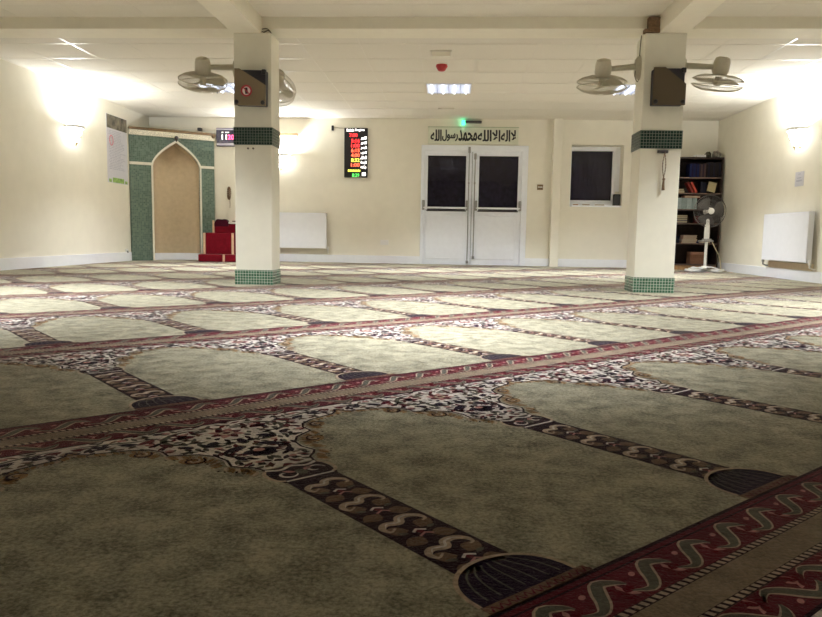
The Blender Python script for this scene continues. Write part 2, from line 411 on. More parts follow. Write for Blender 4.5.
# the two maroon bands with a wave, divided by roped edges and a plain stripe
rect(1, 'maroon', -hw, hw, -.002, -.094); rect(2, 'dark', -hw, hw, .004, -.004); rect(2, 'dark', -hw, hw, -.014, -.018)
rect(1, 'stripe', -hw, hw, -.094, -.176)
rect(1, 'maroon', -hw, hw, -.176, -.252); rect(2, 'dark', -hw, hw, -.246, -.253)
for base, s in ((-.056, 1), (-.211, -1)):
    for i in range(6):
        x = -hw+PU/6*(i+.5)
        w_ = PU/6; a = .026
        pts = smooth([(x-.58*w_, base-s*a*.5), (x-.34*w_, base-s*a), (x-.14*w_, base-s*a*.5), (x+.02*w_, base+s*a*.35), (x+.2*w_, base+s*a), (x+.42*w_, base+s*a*.55), (x+.5*w_, base+s*a*.1)], 3)
        stroke(2, 'tan', pts, .027, True); stroke(3, 'grey', pts, .018, True)
        # red blossom in the bow
        for q in (-.6, .35, 1.3): leafp(2, 'rose', x+.30*w_, base-s*.012, .024, .006, q*s+(0 if s > 0 else PI))
        leafp(3, 'blossom', x+.30*w_, base-s*.013, .03, .009, .3); leafp(3, 'blossom', x+.30*w_, base-s*.013, .026, .008, 2.2); leafp(3, 'blossom', x+.30*w_, base-s*.013, .024, .008, -2)
        ell(3, 'rose', x-.22*w_, base+s*.016, .008, .005, .4, 8)
for t0, t1 in ((-.094, -.108), (-.162, -.176)):
    rect(2, 'dark', -hw, hw, t0, t1)
    for i in range(44):
        x = -hw+PU/44*i
        P(3, 'tan', [(x+.001, t0-.0015), (x+.010, t0-.0015), (x+.0135, t1+.0015), (x+.0045, t1+.0015)])
# spandrel: cream ground with an arch edge of pointed lobes
half = [(.3475, -.292), (.338, -.315), (.315, -.332), (.28, -.342), (.24, -.352), (.205, -.372), (.186, -.405), (.187, -.44), (.165, -.452),
        (.13, -.470), (.105, -.505), (.098, -.545), (.108, -.585), (.095, -.603), (.074, -.622), (.066, -.65)]
edge = half
poly = [(-hw, -.253), (hw, -.253)]+edge+[(-x, t) for x, t in reversed(edge)]
P(1, 'cream', poly)
for s in (-1, 1):
    e = [(s*x, t) for x, t in half]
    out = [(x-s*.0065*(1 if x*s < .3 else .2), t-.006) for x, t in e]
    stroke(3, 'dark', out, .006)
    # feathered leaves along the inner side of the arch
    for i in range(0, 46):
        q = i/45*(len(half)-1); a = int(min(q, len(half)-2)); fr = q-a
        x = half[a][0]*(1-fr)+half[a+1][0]*fr; t = half[a][1]*(1-fr)+half[a+1][1]*fr
        dx = half[a+1][0]-half[a][0]; dt = half[a+1][1]-half[a][1]; q2 = math.hypot(dx, dt)
        nx, nt_ = -dt/q2, dx/q2                      # inward (into the arch field) for the positive side
        if nt_ > 0 and a < 6: nx, nt_ = -nx, -nt_
        big = .034 if t < -.40 else .024
        ang = math.atan2(nt_, nx)-.55
        if s > 0: leafp(2, 'rust' if i % 3 else 'tan', x+nx*.006, t+nt_*.006, big, .0065, ang)
        else: leafp(2, 'rust' if i % 3 else 'tan', -x-nx*.006, t+nt_*.006, big, .0065, PI-ang)
        if i % 2 == 0:
            xx, tt = x+nx*big*1.05, t+nt_*big*1.05
            ell(3, 'dark', s*xx, tt, .004, .0025, ang*s, 6)
    # orange filler inside the two big lobes
    for cx, ct, r in ((.225, -.405, .026), (.152, -.512, .03)):
        ell(2, 'rust', s*cx, ct, r, r*.72, s*.6, 14); stroke(3, 'dark', spiral(s*cx, ct, r*.95, r*.3, .3, .3+s*5.2), .005)
        stroke(4, 'tan', spiral(s*cx, ct, r*.62, r*.1, 1, 1+s*4.5), .005)
    # scrolling stems and blossoms on the cream ground
    stroke(2, 'grey', smooth([(s*.03, -.30), (s*.075, -.285), (s*.12, -.30), (s*.15, -.335), (s*.14, -.375), (s*.105, -.385), (s*.09, -.36)]), .015, True)
    stroke(2, 'grey', smooth([(s*.02, -.43), (s*.055, -.445), (s*.085, -.43), (s*.09, -.40), (s*.065, -.39)]), .014, True)
    stroke(2, 'grey', smooth([(s*.15, -.30), (s*.20, -.30), (s*.25, -.285), (s*.30, -.275), (s*.335, -.272)]), .009, True)
    stroke(2, 'dark', smooth([(s*.03, -.55), (s*.062, -.545), (s*.075, -.51), (s*.055, -.485), (s*.03, -.50)]), .012, True)
    for cx, ct, ln, wd, ro in ((.07, -.335, .058, .016, .25), (.115, -.345, .045, .013, 2.3), (.16, -.305, .055, .013, -.5), (.20, -.325, .05, .011, .5), (.255, -.305, .055, .010, .25),
                               (.05, -.405, .05, .015, -.7), (.02, -.47, .06, .017, -.55), (.055, -.575, .045, .012, 1.3), (.11, -.425, .042, .012, .7), (.15, -.385, .035, .011, 1.1), (.30, -.29, .04, .008, .2)):
        leafp(3, 'maroon' if (cx*100) % 3 < 1.2 else 'navy', s*cx, ct, ln, wd, ro if s > 0 else PI-ro)
    for cx, ct in ((.12, -.275), (.185, -.345), (.07, -.46), (.04, -.60), (.225, -.275), (.09, -.31), (.165, -.415)):
        ell(4, 'rose', s*cx, ct, .011, .007, .3*s, 8)
# small dense filling between the stems
rq = random.Random(21)
def inside(x, t):
    if t > -.258 or t < -.645: return False
    for (xa, ta), (xb, tb) in zip(half, half[1:]):
        if (ta >= t >= tb): return x < xa+(xb-xa)*((t-ta)/((tb-ta) or 1))-.014
    return t > -.285 and x < .335
gx_ = 0
for ix in range(0, 17):
    for it in range(0, 24):
        x = .01+ix*.0205+rq.uniform(-.006, .006); t = -.262-it*.0165+rq.uniform(-.004, .004)
        if not inside(x, t) or (x*x+(t+.352)**2 < .0026) or rq.random() < .10: continue
        yn = rq.choice(['navy', 'grey', 'blossom', 'grey', 'maroon', 'dark', 'brown']); an = rq.uniform(0, 2*PI); ln = rq.uniform(.020, .036); wd = rq.uniform(.005, .0085)
        for s in (-1, 1): leafp(2, yn, s*x, t, ln, wd, an if s > 0 else PI-an)
# rosette
for q in range(8):
    leafp(3, 'rose' if q % 2 else 'maroon', .0, -.352, .046, .014, q*PI/4+.2)
ell(4, 'tan', 0, -.352, .02, .015, 0, 12); ell(5, 'maroon', 0, -.352, .010, .008, 0, 10)
for q in range(5): leafp(3, 'navy', 0, -.515, .05, .016, -PI/2+(q-2)*.62)
ell(4, 'rose', 0, -.52, .014, .011, 0, 10); leafp(3, 'navy', 0, -.41, .045, .013, -PI/2)
# capital
P(1, 'dark', [(-.064, -.655), (.064, -.655), (.07, -.70), (.062, -.748), (-.062, -.748), (-.07, -.70)])
stroke(2, 'cream', smooth([(-.06, -.66), (-.03, -.672), (0, -.66), (.03, -.672), (.06, -.66)]), .009)
stroke(2, 'tan', smooth([(-.062, -.662), (-.076, -.69), (-.07, -.725), (-.055, -.738)]), .008); stroke(2, 'tan', smooth([(.062, -.662), (.076, -.69), (.07, -.725), (.055, -.738)]), .008)
stroke(2, 'cream', [(-.055, -.741), (.055, -.741)], .007)
for s in (-1, 1):
    stroke(3, 'cream', spiral(s*.034, -.704, .024, .008, 0, s*5), .008, True); leafp(3, 'rose', s*.01, -.70, .03, .008, .6 if s > 0 else PI-.6)
ell(3, 'grey', 0, -.705, .013, .017, 0, 10)
# column shaft with four scroll repeats
rect(1, 'dark', -.058, .058, -.748, -1.235)
P(1, 'dark', [(-.058, -.748), (.058, -.748), (.058, -.75), (-.058, -.75)])
for i in range(4):
    t = -.80-.118*i
    stroke(3, 'tan', smooth([(-.026, t-.014), (-.042, t-.022), (-.046, t-.004), (-.03, t+.008), (-.006, t+.002), (.006, t+.018), (.026, t+.020), (.042, t+.008), (.044, t-.008), (.034, t-.012)], 4), .0185, True)
    stroke(4, 'cream', smooth([(-.04, t-.006), (-.028, t+.008), (-.006, t+.003), (.006, t+.018), (.026, t+.02), (.040, t+.008)], 3), .005, True)
    for s in (-1, 1):
        leafp(2, 'brown', s*.012, t-.032, .044, .02, .5 if s > 0 else PI-.5); leafp(2, 'brown', s*.010, t-.064, .046, .02, -.35 if s > 0 else PI+.35)
        leafp(3, 'grey', s*.02, t-.042, .022, .006, .3 if s > 0 else PI-.3)
    stroke(3, 'cream', [(-.012, t-.044), (0, t-.036), (.014, t-.046)], .006); stroke(3, 'rose', [(-.012, t-.062), (.004, t-.054), (.016, t-.064)], .005)
    leafp(2, 'maroon', 0, t-.03, .03, .008, -PI/2)
# domed base
dome = [(.098*math.cos(PI*i/20)*(1+.04*math.sin(PI*i/20)), -1.322+.104*math.sin(PI*i/20)**.85) for i in range(21)]
P(2, 'navy', dome); stroke(4, 'tan', dome, .0075)
for i in range(1, 8):
    b0 = -.098+.196*i/8
    stroke(3, 'grey', smooth([(b0*1.02, -1.313), (b0*.95, -1.28), (b0*.74, -1.25), (b0*.5+.004, -1.232)], 4), .0035)
rect(2, 'brown', -.098, .115, -1.322, -1.344)
for i in range(13): stroke(3, 'maroon', [(-.09+.016*i, -1.339), (-.083+.016*i, -1.327), (-.076+.016*i, -1.339)], .004)

yarns = list(CY.keys()); yi = {k: i for i, k in enumerate(yarns)}
vs, fs, mi = [], [], []
x0_, x1_, y0_, y1_ = XL+.004, XR-.004, .25, D-.004
for j in range(-2, 11):
    E = 1.955+PV*(j-1)
    for k in range(-14, 26):
        c = (.69+PU*k-.035*(E-.7-1.64), E-.7); X, Y = uv2xy(*c)
        if X < x0_-1 or X > x1_+1 or Y < y0_-1 or Y > y1_+1: continue
        far = Y > 8.5
        for lay, yn, poly in cell:
            if far and lay > 3: continue
            o_ = len(vs)
            pts = []
            for x, t in poly:
                v = E+t; u = .69+PU*k+x-.035*(v-1.64); pts.append(uv2xy(u, v))
            if max(p[0] for p in pts) < x0_ or min(p[0] for p in pts) > x1_ or max(p[1] for p in pts) < y0_ or min(p[1] for p in pts) > y1_: continue
            vs += [(p[0], p[1], .0004*lay) for p in pts]; fs.append(list(range(o_, len(vs)))); mi.append(yi[yn])
me = bpy.data.meshes.new('prayer_carpet'); me.from_pydata(vs, [], fs)
for q in yarns: me.materials.append(M['yarn_'+q])
me.polygons.foreach_set('material_index', mi)
bm = bmesh.new(); bm.from_mesh(me)
for co, no in (((x0_, 0, 0), (-1, 0, 0)), ((x1_, 0, 0), (1, 0, 0)), ((0, y0_, 0), (0, -1, 0)), ((0, y1_, 0), (0, 1, 0))):
    bmesh.ops.bisect_plane(bm, geom=bm.verts[:]+bm.edges[:]+bm.faces[:], plane_co=co, plane_no=no, clear_outer=True)
bm.normal_update()
for f in bm.faces:
    if f.normal.z < 0: f.normal_flip()
# carpet body under the pattern
r = bmesh.ops.create_cube(bm, size=1)
for v in r['verts']:
    v.co = Vector((x0_ if v.co.x < 0 else x1_, REAR+.004 if v.co.y < 0 else y1_, -.008 if v.co.z < 0 else 0))
for f in bm.faces:
    if all(v in r['verts'] for v in f.verts): f.material_index = yi['field']
bm.to_mesh(me); bm.free()
cp = bpy.data.objects.new('prayer_carpet', me); COL.objects.link(cp)
tag(cp, 'olive prayer carpet woven with rows of arches, scrolled columns and maroon bands', 'carpet')

# ------------------------------------------------------------------ PILLARS
def pillar(x0, x1, label, top_mat):
    cx = (x0+x1)/2; w2 = (x1-x0)/2; dp = PB-PF
    t = thing('pillar', label, 'pillar', (cx, PF, 0))
    MB().bbox((-w2, 0, 0), (w2, dp, 2.3475), .006).build('shaft', 'pillarpaint', t)
    e = .007
    def ring(z0, z1, name, m):
        MB().box((-w2-e, -e, z0), (w2+e, dp+e, z1)).build(name, m, t)
    plab(ring(1.323, 1.487, 'tile_band', top_mat) or t.children[-1], 'band of green mosaic tiles with shade painted in')
    ring(0.001, .142, 'tile_plinth', 'tile_light'); plab(t.children[-1], 'foot of green mosaic tiles')
    return t
def _fix(t): t['label'] = t['label']
pl = pillar(-2.066, -1.71, 'cream square pillar left of the door, with a no-phones speaker on its front', 'tile_shaded')
pr = pillar(1.713, 2.08, 'cream square pillar in front of the bookcase, with fans on both sides', 'tile_shaded')
pl['label'] = 'cream square pillar left of the door, with a no-phones speaker on its front'
pr['label'] = 'cream square pillar in front of the bookcase, with fans on both sides'
for t, l in ((pl, 0), (pr, 1)):
    for ch in t.children:
        if ch.name.startswith('tile_band'): ch['label'] = 'band of green mosaic tiles with shade painted in'

# ------------------------------------------------------------------ SPEAKERS
def speaker(x0, x1, z0, z1, label, notch, sign=False, tilt=0, cloth='spk_cloth'):
    w_, h_ = x1-x0, z1-z0
    t = thing('loudspeaker', label, 'speaker', ((x0+x1)/2, PF, z0)); t.rotation_euler.y = tilt
    dp = .115
    MB().bbox((-w_/2+.006, -dp+.015, .006), (w_/2-.006, 0, h_-.004), .008).build('cabinet', 'spk_box', t)
    a, b = notch
    # cloth front with the upper right corner fallen away
    MB().prism([(-w_/2, 0), (w_/2, 0), (w_/2, b*h_), (a*w_-w_/2, h_), (-w_/2, h_)], -dp-.012, -dp+.014).build('grille_cloth', cloth, t)
    for s in (-1, 1):
        MB().ball((s*(w_/2-.022), -dp-.012, .026), .021, 8).build('corner_cap', 'black', t)
    MB().bbox((w_/2-.04, -dp-.006, h_-.045), (w_/2, -dp+.03, h_), .008).build('corner_cap', 'black', t)
    if sign:
        st = MB()
        y = -dp-.0135; cx, cz = sign
        st.lathe([(0, -.0015), (.05, -.0015), (.05, 0), (0, 0)], 28, 0, Matrix.Translation((cx, y+.0005, cz)) @ Matrix.Rotation(R(90), 4, 'X'))
        st.tube([(cx+.045*math.cos(2*PI*i/28), y-.0015, cz+.045*math.sin(2*PI*i/28)) for i in range(28)], .0075, 6, 1, True)
        st.bbox((-.013, -.002, -.028), (.013, .0015, .028), .003, 2, Matrix.Translation((cx, y-.0015, cz)) @ Matrix.Rotation(R(-8), 4, 'Y'))
        st.tube([(cx-.03, y-.003, cz+.03), (cx+.03, y-.003, cz-.03)], .005, 6, 1)
        plab(st.build('no_phone_sticker', ['sticker_white', 'sign_red', 'sign_black'], t), 'round white sticker, red ring around a black phone')
    return t
speaker(-2.028, -1.738, 1.668, 1.995, 'brown cloth speaker with a no-phones sticker on the left pillar', (.16, .565), (-.03, .128), R(1))
speaker(1.772, 2.055, 1.694, 2.02, 'plain brown cloth speaker without sticker on the right pillar', (.34, .56), cloth='spk_cloth2')

# ------------------------------------------------------------------ WALL FANS
def wall_fan(label, base, plate_rot, head, head_rot, R_=.225, loop=False, mount_in=.012):
    """base: point on the pillar; plate_rot: direction the plate faces (z angle); head: cage centre"""
    t = thing('wall_fan', label, 'fan', base, 0, 'fans on the pillars')
    b = Vector(base); hd = Vector(head)-b
    nrm = Vector((math.cos(plate_rot), math.sin(plate_rot), 0))
    Mp = nrm.to_track_quat('Z', 'Y').to_matrix().to_4x4()
    MB().lathe([(0, .05), (.045, .046), (.06, .026), (.066, 0), (0, 0)], 20, 0, Mp @ Matrix.Diagonal((.9, 1.7, 1, 1))).build('wall_plate', 'fan', t)
    ax = Euler(head_rot).to_matrix() @ Vector((0, 0, -1))      # blowing direction
    mot = hd-ax*.115
    side = (mot-nrm*.02); k1 = nrm*.028+Vector((0, 0, .012))
    el = mot+Vector((-nrm.x*-.0, 0, .02))-nrm*.055
    MB().tube([k1, k1*.3+el*.7, el], [.03, .026, .023], 10).build('arm', 'fan', t)
    MB().ball(tuple(el), .03, 10).build('pivot', 'fan', t)
    Mh = Matrix.Translation(hd) @ Euler(head_rot).to_matrix().to_4x4()
    MB().lathe([(0, .225), (.035, .225), (.062, .212), (.072, .175), (.075, .10), (.06, .07), (0, .068)], 20, 0, Mh).build('motor', 'fan', t)
    def cage(z_rim, z_mid, name):
        mb = MB(); nw = 64
        for i in range(nw):
            q = 2*PI*i/nw
            pts = []
            for f in (.2, .6, .85, .95, 1.0):
                z = z_mid+(z_rim-z_mid)*f**5
                pts.append((R_*f*math.cos(q), R_*f*math.sin(q), z))
            mb.tube(pts, .002, 4, 0, False, Mh)
        for f, rr in ((.2, .003), (.62, .0018), (1, .0042)):
            z = z_mid+(z_rim-z_mid)*f**5
            mb.tube([(R_*f*math.cos(2*PI*i/36), R_*f*math.sin(2*PI*i/36), z) for i in range(36)], rr, 5, 0, True, Mh)
        return mb.build(name, 'fanwire', t)
    cage(.022, .068, 'rear_guard'); cage(-.026, -.075, 'front_guard')
    MB().lathe([(0, -.08), (.03, -.078), (.045, -.072), (.045, -.066), (0, -.066)], 16, 0, Mh).build('guard_badge', 'fan', t)
    hub = MB().lathe([(0, -.03), (.03, -.026), (.034, .0), (.03, .05), (0, .05)], 16, 0, Mh); hub.build('hub', 'fan', t)
    for i in range(3):
        mb = MB(); q0 = 2*PI*i/3+.4; vs = []; fs = []; n1, n2 = 6, 6
        for a in range(n1+1):
            rr = .03+(R_-.05)*a/n1
            wdt = (.5+.55*math.sin(PI*min(1, a/n1*.8)))*.9
            for b_ in range(n2+1):
                s = b_/n2-.5
                vs.append((rr*math.cos(q0+s*wdt), rr*math.sin(q0+s*wdt), .03*s*1.3+.008))
        for a in range(n1):
            for b_ in range(n2):
                i0 = a*(n2+1)+b_; fs.append((i0, i0+1, i0+n2+2, i0+n2+1))
        mb.add(vs, fs, 0, True, Mh); ob = mb.build('blade', 'fanblade', t)
        sd = ob.modifiers.new('thickness', 'SOLIDIFY'); sd.thickness = .003
    if loop:
        MB().tube(smooth3([(0, 0, .06), (nrm.x*.035, -.03, .0), (nrm.x*.05, -.03, -.08), (nrm.x*.02, -.02, -.13), (nrm.x*.006, 0, -.06)]), .0035, 6).build('power_cable', 'cable', t)
    return t
def smooth3(pts, n=5):
    pts = [Vector(p) for p in pts]; out = []
    for i in range(len(pts)-1):
        p0 = pts[max(i-1, 0)]; p1 = pts[i]; p2 = pts[i+1]; p3 = pts[min(i+2, len(pts)-1)]
        for k in range(n):
            t = k/n
            out.append(.5*((2*p1)+(-p0+p2)*t+(2*p0-5*p1+4*p2-p3)*t*t+(-p0+3*p1-3*p2+p3)*t**3))
    out.append(pts[-1]); return out
wall_fan('beige wall fan with round cage on the outer left side of the left pillar', (-2.066, 6.78, 2.055), PI, (-2.405, 6.75, 1.93), (R(24), R(9), 0))
wall_fan('beige wall fan mostly hidden behind the left pillar, cage edge showing at right', (-1.80, 6.93, 2.06), PI/2, (-1.845, 7.25, 1.975), (R(-34), R(8), 0))
wall_fan('beige wall fan on the door-facing left side of the right pillar', (1.713, 6.78, 2.075), PI, (1.365, 6.75, 1.92), (R(22), R(-2), 0), loop=True)
wall_fan('beige wall fan with slim cage on the right pillar side towards the radiator', (2.08, 6.78, 2.085), 0, (2.415, 6.75, 1.94), (R(16), R(4), 0))

# hanging beads on right pillar
t = thing('prayer_beads', 'brown prayer beads hanging from a bracket on the right pillar', 'beads', (1.915, PF, 1.29))
MB().bbox((-.048, -.02, -.008), (.048, 0, .02), .004).tube([(-.03, -.02, 0), (-.03, -.04, -.004), (-.03, -.045, .012)], .005, 6).tube([(.025, -.02, 0), (.025, -.04, -.004), (.025, -.045, .012)], .005, 6).build('hook_bracket', 'dark_metal', t)
mb = MB()
for i in range(34):
    q = i/33; mb.ball((.012+.014*math.sin(PI*q)*(1 if i % 2 else -1), -.035, -.01-.22*q), .006, 6)
mb.build('bead_loop', 'bead', t)
mb = MB().ball((.016, -.03, -.245), .014, 8).tube([(.016, -.03, -.25), (.014, -.03, -.30), (.016, -.03, -.345)], [.008, .013, .016], 8)
mb.build('tassel', 'bead', t)
t = None
mb = MB().tube([(-.02, 0, 0), (-.02, -.012, 0)], .009, 8); tag(mb.build('wall_plug', 'cable', None, (-1.915, PF, 1.29)), 'brown screw plug under the tile band of the left pillar, left of two', 'plug', 'screw plugs on the pillar')
mb = MB().tube([(.03, 0, 0), (.03, -.012, 0)], .009, 8); tag(mb.build('wall_plug', 'cable', None, (-1.915, PF, 1.29)), 'brown screw plug under the tile band of the left pillar, right of two', 'plug', 'screw plugs on the pillar')
# loose cable ends where beam and pillar meet
mb = MB().tube(smooth3([(0, 0, .0), (.03, -.03, -.015), (.07, -.03, .0), (.10, -.04, -.03)]), .005, 6).tube(smooth3([(0, 0, .02), (.05, -.02, .02), (.09, -.03, -.01)]), .004, 6)
tag(mb.build('cable_end', 'cable', None, (-1.812, BY0-.001, 2.375)), 'loose brown cable ends poking out where the left pillar meets the beam', 'cable')
mb = MB().tube(smooth3([(0, 0, 0), (-.006, -.0, -.08), (-.008, 0, -.16), (-.006, .01, -.21)]), .004, 6)
tag(mb.build('power_cable', 'cable', None, (1.709, 6.76, 2.36)), 'thin brown cable running down from the beam to the fan left of the right pillar', 'cable')

# ------------------------------------------------------------------ CEILING LIGHTS
def troffer(x0, y0, label, first=[None]):
    if first[0] is None:
        t = thing('ceiling_light', label, 'ceiling light', (x0, y0, H), 0, 'recessed ceiling lights'); first[0] = t
        w_ = .63
        mb = MB().box((.012, .012, -.012), (w_-.012, .03, -.0035)).box((.012, w_-.03, -.012), (w_-.012, w_-.012, -.0035)).box((.012, .03, -.012), (.03, w_-.03, -.0035)).box((w_-.03, .03, -.012), (w_-.012, w_-.03, -.0035))
        mb.build('frame', 'white', t)
        MB().box((.02, .02, -.0045), (w_-.02, w_-.02, -.0015)).build('reflector', 'diffuser', t)
        for i in range(4):
            x = w_*(i+.5)/4
            MB().tube([(x, .05, -.018), (x, w_-.05, -.018)], .012, 8).build('tube', 'tube', t)
        mb = MB()
        for i in range(1, 4): mb.box((w_*i/4-.003, .03, -.035), (w_*i/4+.003, w_-.03, -.006))
        mb.build('louvre', 'galv', t)
    else:
        t = copy_tree(first[0]); t.location = (x0, y0, H); t['label'] = label
    ld = bpy.data.lights.new('troffer_glow', 'AREA'); ld.shape = 'SQUARE'; ld.size = .56; ld.energy = TROF if y0 > 7 else TROF*.95 if y0 > 5 else TROF*.42; ld.spread = R(SPREAD if y0 > 7 else 108 if y0 > 5 else 74); ld.color = (.92, .96, 1.0)
    lo = bpy.data.objects.new('troffer_glow', ld); COL.objects.link(lo); lo.location = (x0+.315, y0+.315, H-.045)
    lo.visible_camera = True
    return t
TROF, SCON, SPREAD = 72, 60, 112
Y_T = 11.385-.63*3
troffer(-.39, Y_T, 'lit square ceiling light in the middle, in front of the double door')
troffer(-3.54, Y_T, 'lit square ceiling light seen behind the fan on the left pillar')
troffer(2.13, Y_T, 'lit square ceiling light seen just left of the right pillar, behind the fan')
for k_, row in ((10, 'just nearer than the pillars'), (13, 'overhead nearest the camera')):
    for x_, w_ in ((-3.54, 'left'), (-.39, 'middle'), (2.76, 'right')):
        troffer(x_, 11.385-.63*k_, 'lit square ceiling light %s, %s one of its row' % (row, w_))

# ------------------------------------------------------------------ WALL LAMPS
def sconce(label, loc, rz, first=[None]):
    if first[0] is None:
        t = thing('wall_lamp', label, 'wall lamp', loc, rz, 'bowl wall lamps'); first[0] = t
        prof = [(.034, -.225), (.07, -.21), (.104, -.16), (.134, -.09), (.154, -.022), (.16, 0)]
        inner = [(r-.006, z+.003) for r, z in reversed(prof)]
        mb = MB().lathe(prof+inner, 20, 0, Matrix.Identity(4), PI, 2*PI, False)
        plab(mb.build('bowl', 'bowl', t), 'glowing white glass half bowl')
        mb = MB().lathe([(.158, -.028), (.170, -.028), (.174, .012), (.166, .014), (.158, .0), (.158, -.028)], 24, 0, Matrix.Identity(4), PI, 2*PI, False)
        mb.box((-.174, -.004, -.028), (.174, 0, .012))
        mb.build('rim', 'socket', t)
        mb = MB().bbox((-.03, -.022, -.24), (.03, 0, -.17), .006); mb.build('wall_bracket', 'brass', t)
        MB().ball((0, -.125, -.145), .015, 8).build('stud', 'brass', t)
        mb = MB().ball((0, -.07, -.232), .018, 8).tube([(0, -.07, -.235), (0, -.06, -.275)], [.012, .004], 8)
        mb.build('finial', 'brass', t)
    else:
        t = copy_tree(first[0]); t.location = loc; t.rotation_euler.z = rz; t['label'] = label
    Mz = Matrix.Translation(loc) @ Matrix.Rotation(rz, 4, 'Z')
    ld = bpy.data.lights.new('lamp_glow', 'AREA'); ld.shape = 'RECTANGLE'; ld.size = .2; ld.size_y = .09; ld.energy = SCON; ld.color = (.94, .97, 1)
    lo = bpy.data.objects.new('lamp_glow', ld); COL.objects.link(lo)
    lo.matrix_world = Mz @ Matrix.Translation((0, -.065, .006)) @ Matrix.Rotation(R(180), 4, 'X')
    return t
sconce('glowing bowl wall lamp on the left wall', (XL, 9.74, 1.945), PI/2)
sconce('glowing bowl wall lamp on the right wall above the radiator', (XR, 9.45, 1.945), -PI/2)
sconce('glowing bowl wall lamp on the far wall just right of the left pillar', (-3.0, D, 1.865), 0)

# ------------------------------------------------------------------ RADIATORS
def radiator(label, loc, rz, w_, h_, feet=True):
    t = thing('radiator', label, 'radiator', loc, rz)
    n = int(w_/.05)
    mb = MB().bbox((-w_/2, -.115, 0), (w_/2, -.098, h_), .006)
    mb.build('front_panel', 'radiator', t)
    mb = MB()
    for i in range(n):
        x = -w_/2+w_*(i+.5)/n; mb.box((x-.006, -.097, .03), (x+.006, -.055, h_-.03))
    mb.box((-w_/2, -.055, 0), (w_/2, -.04, h_)); mb.build('fins', 'radiator', t)
    MB().bbox((-w_/2-.006, -.113, h_-.03), (w_/2+.006, -.04, h_+.004), .004).build('top_grille', 'radiator', t)
    for s in (-1, 1):
        MB().bbox((s*w_/2-.005, -.113, .0), (s*w_/2+.008*s+.005, -.045, h_-.02), .004).build('side_panel', 'radiator', t)
        MB().box((s*w_*.3-.02, -.045, .1), (s*w_*.3+.02, -.001, h_-.1)).build('wall_bracket', 'grey_metal', t)
        mb = MB().tube([(s*(w_/2+.0), -.075, .02), (s*(w_/2+.035), -.075, .015), (s*(w_/2+.035), -.075, -.06), (s*(w_/2+.035), -.03, -.08), (s*(w_/2+.035), -.001, -.08)], .011, 8)
        mb.tube([(s*(w_/2+.035), -.075, -.03), (s*(w_/2+.035), -.075, .035)], .019, 10)
        mb.build('valve', 'socket' if s > 0 else 'grey_metal', t)
    return t
radiator('white radiator on the far wall right of the left pillar', (-2.80, D, .245), 0, 1.20, .615)
radiator('white radiator on the right wall below the glowing lamp', (XR, 9.48, .24), -PI/2, 1.22, .625)
# boxed pipe under the right-wall radiator
tag(MB().bbox((-.58, -.03, -.085), (.60, -.0005, .0), .004).build('pipe_cover', 'pipe_tan', None, (XR, 9.48, .225), -PI/2), 'tan pipe cover under the radiator on the right wall', 'pipe cover')

# ------------------------------------------------------------------ MIHRAB
ax, ay, bx, by = XL+.005, 11.50, -4.2, 12.30
ml = math.hypot(bx-ax, by-ay); mang = math.atan2(by-ay, bx-ax)
mh = thing('mihrab', 'green tiled prayer niche with pointed arch standing across the left corner', 'prayer niche', (ax, ay, .0022), mang)
s0, s1, scx, spr, apz = .375, 1.155, .765, 1.60, 2.005
def arch(r_extra=0, n=14):
    pts = []
    hr = (s1-s0)/2+r_extra; top = apz+r_extra*1.6
    for i in range(n+1):
        q = i/n; pts.append((scx-hr*(1-q**1.7), spr+(top-spr)*q))
    right = [(2*scx-x, z) for x, z in reversed(pts[:-1])]
    return pts+right
ar = arch()
poly = [(0, 0), (0, 2.085), (ml, 2.085), (ml, 0), (s1, 0)]+list(reversed(ar))+[(s0, 0)]
MB().prism(poly, 0, .05).build('tiled_front', 'tile_mihrab', mh)
# left pilaster step
MB().box((0, -.02, 0), (.205, 0, 1.585)).build('pilaster', 'tile_mihrab', mh)
outer = [(s0-.028, 0)]+arch(.028)+[(s1+.028, 0)]; inn = [(s1, 0)]+list(reversed(ar))+[(s0, 0)]
mb = MB(); O = outer; I = list(reversed(inn)); n = len(O)
vs = [(x, -.018, z) for x, z in O]+[(x, -.018, z) for x, z in I]+[(x, .0, z) for x, z in O]+[(x, .04, z) for x, z in I]; fs = []
for i in range(n-1):
    fs += [(i, i+1, n+i+1, n+i), (i, 2*n+i, 2*n+i+1, i+1), (n+i, n+i+1, 3*n+i+1, 3*n+i)]
mb.add(vs, fs); mb.build('arch_border', 'cream_trim', mh)
MB().box((0, -.026, 1.60), (s0-.02, 0, 1.645)).build('cross_band', 'cream_trim', mh); MB().box((s1+.02, -.016, 1.60), (ml, 0, 1.645)).build('cross_band', 'cream_trim', mh)
MB().box((-.0, -.035, 2.085), (ml+.0, .05, 2.17)).build('frieze', 'frieze', mh)
mb = MB().bbox((-.0, -.05, 2.17), (ml+.0, .06, 2.215), .008); mb.ball((ml-.02, -.035, 2.165), .035, 8); mb.build('cornice_rail', 'bronze', mh)
mb = MB().ball((scx, -.035, 2.085), .035, 10).tube([(scx, -.03, 2.06), (scx, -.03, 2.02)], [.022, .008], 8); mb.build('boss', 'dark_metal', mh)
